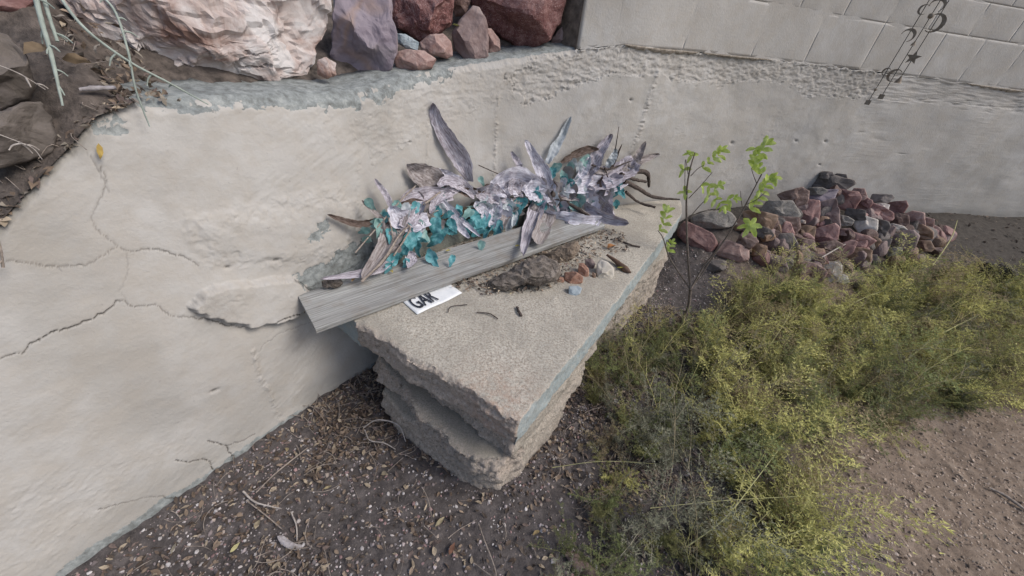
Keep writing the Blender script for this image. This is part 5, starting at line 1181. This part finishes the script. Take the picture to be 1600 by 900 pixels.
def spray(path, n, L, k, spread=.9):
    P = smooth_path([(*p, 0) for p in path], n)
    for i in range(n):
        d_ = P[min(i + 1, n - 1)] - P[max(i - 1, 0)]; a = math.atan2(-d_[1], d_[0]); 
        for sgn in (1, -1): sleaf(P[i][0], P[i][1], a + sgn * spread * r1.uniform(.6, 1.2), L * r1.uniform(.75, 1.15), k + r1.uniform(-.02, .02), int(r1.integers(1e6)))
    sleaf(P[-1][0], P[-1][1], a, L, k, int(r1.integers(1e6)))
spray([(1098, 262), (1108, 252), (1120, 244), (1126, 236)], 5, 13, 0)
spray([(1188, 272), (1180, 258), (1176, 248), (1186, 240), (1195, 226)], 8, 15, .05)
spray([(1172, 326), (1182, 312), (1192, 296), (1198, 282), (1206, 278)], 8, 15, .05)
spray([(1096, 290), (1106, 292), (1116, 296), (1122, 290)], 4, 12, 0); spray([(1108, 304), (1122, 314), (1130, 322)], 4, 12, .02); spray([(1136, 312), (1146, 310)], 2, 12, .02)
spray([(1030, 360), (1038, 346), (1040, 332)], 4, 14, -.05); spray([(1044, 392), (1048, 380)], 2, 10, -.05)
for (x, y, n_, L) in [(1080, 243, 3, 11), (1068, 265, 3, 12), (1070, 300, 4, 11), (1172, 354, 6, 17), (1046, 385, 3, 9), (1076, 240, 2, 9), (1180, 232, 2, 12)]:
    for j in range(n_): sleaf(x, y, 6.28 * j / n_ + .4, L, 0.05 if x > 1150 else 0, j + x)

# ------------------------------------------------------------ weeds
def weed_template(seed, nst=8, lean=(.25, 1.25), L=(.14, .34)):
    r_ = np.random.default_rng(seed); V, Fc, K = [], [], []; o = 0
    def tri(a, b, c, k):
        nonlocal o
        V.extend([a, b, c]); Fc.append((o, o + 1, o + 2)); K.extend([k] * 3); o += 3
    def quad(a, b, c, d, k): tri(a, b, c, k); tri(a, c, d, k)
    az0 = r_.uniform(0, 6.28)
    for s in range(nst):
        az = az0 + r_.normal(0, 1.5); le = r_.uniform(*lean); ln = r_.uniform(*L); n = 12; p = np.zeros(3); d = np.array([math.cos(az) * math.sin(le * .5), math.sin(az) * math.sin(le * .5), math.cos(le * .5)]); pts = [p]
        for i in range(n):
            d = d + np.array([math.cos(az) * le * .07, math.sin(az) * le * .07, -.035 * le]) + r_.normal(0, .05, 3); d /= np.linalg.norm(d); p = p + d * ln / n; pts.append(p)
        for i in range(n):
            w_ = .0015 * (1 - i / n * .6); sd = np.cross(d, [0, 0, 1.]); sd /= np.linalg.norm(sd) + 1e-9
            quad(pts[i] - sd * w_, pts[i] + sd * w_, pts[i + 1] + sd * w_, pts[i + 1] - sd * w_, .0)
            if i < 2: continue
            for b in range(2):
                a2 = r_.uniform(0, 6.28); bd = d * .55 + np.array([math.cos(a2), math.sin(a2), r_.uniform(-.1, .5)]) * .8; bd /= np.linalg.norm(bd); bl = ln * r_.uniform(.07, .2) * (1.25 - i / n * .6); q = pts[i]; m = 4
                for j in range(m):
                    q2 = q + bd * bl / m + [0, 0, -.0006]; sd2 = np.cross(bd, [.2, .1, 1.]); sd2 /= np.linalg.norm(sd2) + 1e-9; tri(q - sd2 * .0006, q + sd2 * .0006, q2, .2)
                    for h in (1, -1):
                        ld = bd * .5 + sd2 * h * .8 + r_.normal(0, .35, 3); ld /= np.linalg.norm(ld); ll = r_.uniform(.007, .015); nn_ = np.cross(ld, [r_.normal(), r_.normal(), 1.]); nn_ /= np.linalg.norm(nn_) + 1e-9
                        tri(q2 - nn_ * .0017, q2 + nn_ * .0017, q2 + ld * ll, 1.)
                    q = q2
    return np.array(V), np.array(Fc), np.array(K)
TPL = [weed_template(k) for k in range(8)] + [weed_template(50 + k, 7, (.8, 1.7), (.12, .26)) for k in range(4)]
def plume_template(seed):
    r_ = np.random.default_rng(seed); V, Fc, K = [], [], []
    def tri(a, b, c, k): Fc.append((len(V), len(V) + 1, len(V) + 2)); V.extend([a, b, c]); K.extend([k] * 3)
    for s in range(2):
        az = r_.normal(0, .6); ln = r_.uniform(.3, .48); n = 22; p = np.array([0, 0, .02]); el = r_.uniform(.9, 1.25); pts = []
        for i in range(n + 1):
            pts.append(p); e_ = el - (i / n) ** 1.6 * 1.25; p = p + ln / n * np.array([math.cos(az) * math.cos(e_), math.sin(az) * math.cos(e_), math.sin(e_)]) + r_.normal(0, .0008, 3)
        for i in range(n):
            d = pts[i + 1] - pts[i]; d /= np.linalg.norm(d); sd = np.cross(d, [0, 0, 1.]); sd /= np.linalg.norm(sd) + 1e-9; w_ = .0015 * (1 - i / n * .7)
            for sdd in (sd, np.cross(sd, d)): tri(pts[i] - sdd * w_, pts[i] + sdd * w_, pts[i + 1], 0.)
            if i < 5: continue
            for b in range(2):
                side = sd * (1 if b % 2 else -1) * r_.uniform(.5, 1.1) + np.cross(sd, d) * r_.normal(0, .6); bd = d * r_.uniform(.8, 1.3) + side; bd /= np.linalg.norm(bd)
                bl = ln * .27 * math.sin(math.pi * min(1, (i - 4) / (n - 4) * .85 + .12)) * r_.uniform(.6, 1.2); q = pts[i]; m = 4
                for j in range(m):
                    bd = bd + np.array([0, 0, -.06]); q2 = q + bd * bl / m; s2 = np.cross(bd, [.1, .3, 1.]); s2 /= np.linalg.norm(s2) + 1e-9; tri(q - s2 * .0006, q + s2 * .0006, q2, .3)
                    for h in (1, -1):
                        ld = bd * .8 + s2 * h * .6 + r_.normal(0, .25, 3); ld /= np.linalg.norm(ld); nn_ = np.cross(ld, [r_.normal(), r_.normal(), 1.]); nn_ /= np.linalg.norm(nn_) + 1e-9; tri(q2 - nn_ * .0017, q2 + nn_ * .0017, q2 + ld * r_.uniform(.009, .017), 1.)
                    q = q2
    return np.array(V), np.array(Fc), np.array(K)
def stem_template(seed):
    r_ = np.random.default_rng(seed); V, Fc, K = [], [], []
    def tri(a, b, c, k): Fc.append((len(V), len(V) + 1, len(V) + 2)); V.extend([a, b, c]); K.extend([k] * 3)
    def limb(p, az, el, ln, w0, n, drop, dep):
        for i in range(n):
            e_ = el - (i / n) ** 1.4 * drop; d = np.array([math.cos(az) * math.cos(e_), math.sin(az) * math.cos(e_), math.sin(e_)]); q = p + d * ln / n; sd = np.cross(d, [0, 0, 1.]); sd /= np.linalg.norm(sd) + 1e-9; w_ = w0 * (1 - i / n * .7)
            for s2 in (sd, np.cross(sd, d)): tri(p - s2 * w_, p + s2 * w_, q, 0.); tri(p + s2 * w_, q + s2 * w_ * .9, q - s2 * w_ * .9, 0.)
            if dep and i > 3 and r_.uniform() < .7: limb(q, az + r_.choice([-1, 1]) * r_.uniform(.3, .9), e_ + .2, ln * r_.uniform(.15, .35), w0 * .6, 6, .5, 0)
            p = q
    limb(np.zeros(3), r_.normal(0, .3), r_.uniform(.6, 1.2), r_.uniform(.35, .55), .0019, 16, r_.uniform(.7, 1.3), 1)
    return np.array(V), np.array(Fc), np.array(K)
STM = [stem_template(170 + k) for k in range(6)]
PLM = [plume_template(70 + k) for k in range(6)]
CG = {'olive': ((.33, .31, .15), (.27, .27, .11)), 'yellow': ((.62, .58, .27), (.56, .54, .20)), 'green': ((.31, .32, .15), (.25, .29, .12)), 'straw': ((.42, .36, .24), (.36, .29, .17)), 'grey': ((.32, .3, .23), (.25, .255, .18))}
def place(items):
    Vs, Fs, Cs = [], [], []; o = 0
    for (T, pos, sc, rz, tx, ty, colk, br) in items:
        V, Fc, K = T; e = np.array([[tx, ty, rz]]); v = rot_np(V[None] * sc, e)[0] + pos; Vs.append(v); Fs.append(Fc + o); o += len(v)
        a, b = np.array(CG[colk][0]), np.array(CG[colk][1]); Cs.append((a + (b - a) * K[:, None]) * br)
    return np.vstack(Vs), np.vstack(Fs), np.vstack(Cs)
r1 = np.random.default_rng(101)
def wd_f(x, y):
    ins = inpoly(x, y, WEED); c = fbm2(x, y, 2.3, 2.3, 3, 88); f = np.where(ins, .42 + .9 * sstep(-.35, .3, c), 0.)
    lft = sstep(1.05, .5, x - .28 * (y - .5)); return np.clip(f * (1 - .35 * lft), 0, 1)
n = 760; p = pts_in(n, (.2, 5.6, .3, 4.2), wd_f, r1)
items = []
for q in p:
    z = float(ground_z(q[0], q[1])) - .004; c = float(fbm2(np.array(q[0]), np.array(q[1]), 3., 3., 2, 99)); x_ = q[0]
    far = min(1, math.hypot(*q) / 3.); leftish = q[0] - .28 * (q[1] - .5) < .85
    ck = r1.choice(['olive', 'yellow', 'green', 'straw', 'grey'], p=[.2, .1, .3, .08, .32] if leftish else ([.22, .46, .16, .11, .05] if c > -.15 else [.33, .24, .27, .08, .08]))
    items.append((TPL[r1.integers(12)], np.array([q[0], q[1], z]), r1.uniform(.5, 1.15) * (.75 if leftish else 1.), r1.uniform(0, 6.28), r1.normal(0, .2), r1.normal(0, .2), ck, r1.uniform(.5, 1.2)))
npl = 85; pp_ = pts_in(npl, (.4, 5., .3, 3.8), lambda x, y: inpoly(x, y, WEED) * np.where(x - .28 * (y - .5) < .7, .3, 1.), r1)
for q in pp_:
    items.append((PLM[r1.integers(6)], np.array([q[0], q[1], float(ground_z(q[0], q[1]))]), r1.uniform(.7, 1.15), r1.normal(.75, .75), r1.normal(0, .12), r1.normal(0, .12), r1.choice(['yellow', 'straw', 'green'], p=[.62, .2, .18]), r1.uniform(1.1, 1.5)))
for q in pts_in(150, (.4, 5., .3, 3.8), lambda x, y: inpoly(x, y, WEED) * 1., r1):
    items.append((STM[r1.integers(6)], np.array([q[0], q[1], float(ground_z(q[0], q[1]))]), r1.uniform(.6, 1.1), r1.normal(.7, 1.0), 0, 0, r1.choice(['yellow', 'straw', 'grey']), r1.uniform(1.0, 1.5)))
V, Fc, C = place(items); o = mesh_np('weed_cover', V, Fc, M['weed'], smooth=False, cols=C); tag(o, 'tangled feathery olive green weeds covering the ground right of the bench', kind='stuff', cat='weeds')
for k, (x, y, sc, ck, nst, lab) in enumerate([(1150, 660, 1.25, 'yellow', 9, 'yellow green feathery weed plume in the middle of the weed patch'), (1215, 820, 1.3, 'yellow', 10, 'tall yellowish weed near the bottom beside the bare dirt'), (1120, 520, 1.1, 'yellow', 9, 'bright green weed just right of the sapling base'),
        (1440, 440, 1.2, 'straw', 7, 'straw coloured branching weed at the right foot of the rock pile'), (1010, 640, 1.0, 'grey', 8, 'grey green weed close to the bench supports'), (1340, 560, 1.2, 'green', 8, 'dark green weed spreading toward the bare dirt'),
        (1010, 800, 1.1, 'grey', 9, 'loose grey green weed at bottom centre right of the slabs'), (1540, 560, 1.2, 'olive', 8, 'olive weed at the right edge above the bare dirt'), (1145, 610, 1.0, 'straw', 8, 'pale seeding weed with straw heads in mid patch'), (1250, 730, 1.1, 'straw', 7, 'straw tipped weed bordering the bare dirt'), (1120, 860, 1.2, 'yellow', 9, 'arching yellow weed at the bottom edge')]):
    p_ = ghit(x, y + 25, 0); T = weed_template(600 + k, nst, (.3, 1.4), (.2, .34)); V, Fc, C = place([(T, np.zeros(3), sc * .9, k, 0, 0, ck, 1.15)] + [(PLM[(k + j) % 6], np.zeros(3), sc * 1.05, .6 + .9 * (j - 1) + .2 * math.sin(k), 0, 0, ck, 1.25) for j in range(2)])
    o = mesh_np('weed_plant', V, Fc, M['weed'], smooth=False, cols=C); o.location = p_; tag(o, lab, 'weed')
# long bare weed stems that stand out
M['weedstem'] = plain('weed_stalk', (.5, .48, .27), col2=(.36, .36, .16), scale=40, bump=0)
for k, (q, rr, lab) in enumerate([([(1065, 845), (1110, 815), (1150, 765), (1200, 700)], 1.6, 'pale arching weed stalk curving through the lower weeds'), ([(1300, 480), (1330, 470), (1365, 460)], 1.2, 'pale slanting weed stalk in front of the rock pile'), ([(1405, 555), (1440, 530), (1500, 500)], 1.5, 'long pale weed stalk reaching right over the weeds'),
        ([(1450, 405), (1468, 375), (1475, 350)], 1.3, 'bare straw stalk standing at the right end of the pile'), ([(1010, 785), (1120, 787), (1300, 782)], 1.0, 'long straight pale stalk lying across the lower weeds'), ([(1180, 555), (1215, 500), (1218, 470), (1200, 450)][:3], .9, 'thin curved stalk above the middle weeds'),
        ([(1130, 850), (1180, 848), (1225, 835)], 1.2, 'short pale stalk near the bottom of the weeds'), ([(860, 722), (930, 728), (1010, 738)], .7, 'thin straight stalk reaching from weeds toward the slab stack'), ([(1185, 790), (1215, 750), (1245, 710)], 1.2, 'yellow stalk rising over the lower weeds')]):
    lifts = [.05, .13, .16, .15]; P = [ghit(x, y + 18, .0) + [0, 0, lifts[i]] for i, (x, y) in enumerate(q)]; V, Fc = tube(P, np.array([.7, .6, .35]) * rr * depth_of(P[0]) / F, 5, 16); o = centred('weed_stalk', V, Fc, M['weedstem']); tag(o, lab, 'weed stalk')
gstick('stalk', [(1284, 402), (1305, 390), (1329, 377)], (1., 1.1, .8), M['palewood'], 'pale straw lying across the rocks in the pile', 'stalk', lift=.14)

# ------------------------------------------------------------ hanging stems at the upper left
M['succ'] = plain('waxy_green_stem', (.36, .41, .37), col2=(.24, .28, .25), scale=30, bump=.2, rough=.7)
def hang(name, q, rr, mat, lab, cat, nubs=0, seed=0):
    P = [PD(*p) for p in q]; sc_ = depth_of(P[0]) / F; o = empty(name, tuple(P[-1])); tag(o, lab, cat)
    V, Fc = tube(P, np.array(rr) * sc_ * .75, 8, 26, rough=.12, seed=seed); child_at(o, 'stem', V, Fc, mat)
    r_ = np.random.default_rng(seed); S = smooth_path(P, 40)
    for k in range(nubs):
        i = int(r_.uniform(6, 36)); a = S[i]; d_ = r_.normal(size=3); d_[2] = -abs(d_[2]); d_ /= np.linalg.norm(d_); L = sc_ * r_.uniform(8, 20)
        V, Fc = tube([a, a + d_ * L * .6, a + d_ * L + [0, 0, -L * .3]], np.array([1.6, 1.4, .8]) * sc_, 6, 6); child_at(o, 'side_shoot', V, Fc, mat)
    return o
hang('hanging_stem', [(50, -30, -.08), (64, 30, -.03), (80, 85, .0), (98, 165, .03)], (5, 4.5, 4, 2), M['succ'], 'thick knobbly green grey stem, leftmost, hanging over the soil bank', 'plant stem', 9, 3)
hang('hanging_stem', [(62, -30, -.1), (75, 20, -.05), (90, 65, -.02)], (4, 3.5, 3), M['succ'], 'shorter knobbly stem just behind the leftmost hanging stem', 'plant stem', 4, 4)
hang('hanging_stem', [(80, -25, -.02), (130, 42, .04), (200, 95, .05), (265, 130, .05), (325, 163, .03)], (3, 3, 2.6, 2.4, 1.6), M['succ'], 'long straight pale stem slanting across the quartz boulder', 'plant stem', 3, 5)
hang('hanging_stem', [(140, -20, -.01), (178, 15, .03), (200, 80, .05), (212, 140, .04), (234, 198, .035)], (2.4, 2.4, 2.2, 2, 1.3), M['succ'], 'curved pale stem drooping past the quartz boulder onto the wall', 'plant stem', 4, 6)
hang('dry_stalk', [(-20, 95, .03), (30, 115, .04), (71, 140, .04)], (1, 1, .7), M['palewood'], 'thin dry stalk in front of the upper grey rock at left edge', 'stalk', 2, 7)
hang('dry_stalk', [(-15, 205, .05), (30, 222, .05), (52, 232, .05), (66, 249, .05)], (1, 1, .9, .7), M['palewood'], 'thin forked dry stalk in front of the lower dark rock at left edge', 'stalk', 4, 8)
hang('dry_stalk', [(-12, 350, .06), (0, 385, .05), (5, 418, .04)], (2, 2, 2.5), M['twig'], 'dry stalk tip hanging at the far left edge of the wall', 'stalk', 1, 9)
def bankpos(px, py): return PD(px, py, -.03)
for k, (x, y, s_, c_, lab) in enumerate([(85, 228, .022, (.36, .3, .24), 'curled pale leaf on the bank beside the lower dark rock'), (88, 250, .018, (.4, .36, .3), 'twisted cream leaf below the lower dark rock'), (110, 218, .02, (.33, .31, .29), 'grey leaf on the bank above the wall edge'), (95, 283, .02, (.3, .27, .22), 'brown grey leaf where the bank spills over the wall'), (55, 75, .03, (.2, .15, .1), 'large dead brown leaf beside the leftmost hanging stem'), (115, 92, .03, (.24, .18, .12), 'crumpled brown leaf beneath the quartz boulder')]):
    single_leaf('dead_leaf', bankpos(x, y), s_, c_, lab, 130 + k, tilt=.6)
gstick2 = PD(128, 138, -.03); V, Fc = tube([PD(124, 140, -.04), PD(150, 138, -.03), PD(180, 137, -.03)], np.array([3, 4, 3]) * depth_of(gstick2) / F, 7, 12, rough=.3); o = centred('wood_piece', V, Fc, M['greywood']); tag(o, 'short pale wood piece on the soil under the quartz boulder', 'wood')
for k, (x, y, d) in enumerate([(645, 45, -.2)]): 
    c = PD(713, 40, -.1); single_leaf('green_leaf', c, .025, (.42, .45, .16), 'pale yellow green leaf in the gap left of the pointed purple stone', 160, tilt=.5)

# ------------------------------------------------------------ wind chime
M['metal'] = plain('dull_metal', (.27, .24, .20), col2=(.16, .12, .085), scale=30, bump=.2, rough=.55); 
M['cord'] = plain('cord', (.07, .07, .065), scale=20, bump=0)
s_c = wall_sz(1377, 151, 0)[0]; hang_c = PD(1377, 151, .20); chime = empty('wind_chime', (hang_c[0], hang_c[1], hang_c[2]))
tag(chime, 'metal wind chime of moons and stars hanging before the block wall', 'wind chime')
def plumb(x0, y0): # plan point for a cord that shows at pixel x0,y0
    return PD(x0, y0, .20)
def zat(pl, y):  # height at which the plumb line shows at row y
    lo, hi = 0., 4.
    for _ in range(50):
        m = (lo + hi) / 2; v = np.array([pl[0], pl[1], m]) - [0, 0, CAMH]; cy = 450 + F * (v[0] * XA + v[1] * YA + v[2] * UP)[1] / (v[0] * XA + v[1] * YA + v[2] * UP)[2]
        if cy > y: lo = m
        else: hi = m
    return lo
def extrude2d(P, th, c, ux, uz):
    P = np.array(P); n = len(P); nr = np.cross(ux, uz); f = np.array([c + ux * a + uz * b + nr * th / 2 for a, b in P]); b_ = f - nr * th
    return np.vstack([f, b_]), [list(range(n)), [i + n for i in range(n)][::-1]] + [[(i + 1) % n, i, i + n, (i + 1) % n + n] for i in range(n)]
def crescent(r, k=.55, n=14, a0=-2.2, a1=2.2):
    o_ = [(r * math.cos(a), r * math.sin(a)) for a in np.linspace(a0, a1, n)]; i_ = [(r * .86 * math.cos(a) - r * k * .55 * (1 - (abs(a) / 2.4) ** 2) - .0, r * .86 * math.sin(a)) for a in np.linspace(a1 * .97, a0 * .97, n)]; return o_ + i_
def star(r): return [((r if i % 2 == 0 else r * .42) * math.sin(i * math.pi / 5), (r if i % 2 == 0 else r * .42) * math.cos(i * math.pi / 5)) for i in range(10)]
cords = [(1356, 160, [('cube', 160, .019), ('bead', 140, .012), ('crescent', 112, .03, 2.6), ('crescent', 55, .048, .9), ('crescent', 15, .035, 3.2)]),
         (1377, 151, [('cube', 151, .019), ('crescent', 118, .05, 2.9), ('cone', 68, .02), ('bead', 25, .02), ('crescent', 8, .05, 1.2)]),
         (1405, 125, [('cone', 125, .03), ('star', 90, .055), ('crescent', 36, .066, .1)])]
ztop = 2.35; rootz = []
for (x0, y0, items_) in cords:
    pl = plumb(x0, y0); tp = np.array([pl[0], pl[1], ztop]); V, Fc = tube([np.array([pl[0], pl[1], zat(pl, y0)]), np.array([pl[0], pl[1], 1.9]), tp], [.0025, .0025], 5, 6); child_at(chime, 'cord', V, Fc, M['cord']); rootz.append(tp)
    for it in items_:
        it = list(it); it[2] *= .82; c = np.array([pl[0], pl[1], zat(pl, it[1])]); v, u, w_, _ = px_basis(c)
        if it[0] == 'crescent':
            a = it[3]; ux = math.cos(a) * u + math.sin(a) * np.array([0, 0, 1.]) ; uz = -math.sin(a) * u + math.cos(a) * np.array([0, 0, 1.]); V, Fc = extrude2d(crescent(it[2]), .006, c, ux, uz); child_at(chime, 'moon', V, Fc, M['metal'], smooth=False)
        elif it[0] == 'star': V, Fc = extrude2d(star(it[2]), .006, c, u, np.array([0, 0, 1.])); child_at(chime, 'star', V, Fc, M['metal'], smooth=False)
        elif it[0] == 'cube':
            h = it[2]; V = np.array([c + u * a * h + np.array([0, 0, b * h]) + v * d * h for a in (-1, 1) for b in (-1, 1) for d in (-1, 1)]); child_at(chime, 'weight', V, [[0, 1, 3, 2], [4, 6, 7, 5], [0, 4, 5, 1], [2, 3, 7, 6], [0, 2, 6, 4], [1, 5, 7, 3]], M['metal'], smooth=False)
        elif it[0] == 'bead': V, Fc = ICO[2]; child_at(chime, 'bead', V * it[2] + c, Fc, M['metal'])
        else: V, Fc = tube([c + [0, 0, it[2]], c, c - [0, 0, it[2] * .8]], np.array([.15, .6, 1.]) * it[2], 8, 6); child_at(chime, 'bell', V, Fc, M['metal'])
hk = wpt(s_c, ztop + .05, .0); V, Fc = tube([rootz[0], rootz[1], rootz[2]], [.006, .006], 6, 8); child_at(chime, 'crossbar', V, Fc, M['metal'])
V, Fc = tube([wpt(s_c + .1, ztop + .02, -.02), wpt(s_c + .1, ztop + .03, .1), rootz[1] + [0, 0, .004]], [.005, .005], 6, 8); child_at(chime, 'bracket', V, Fc, M['metal'])
print('TRIS', sum(len(o.data.polygons) for o in bpy.data.objects if o.type == 'MESH'), 'objs', len(bpy.data.objects))
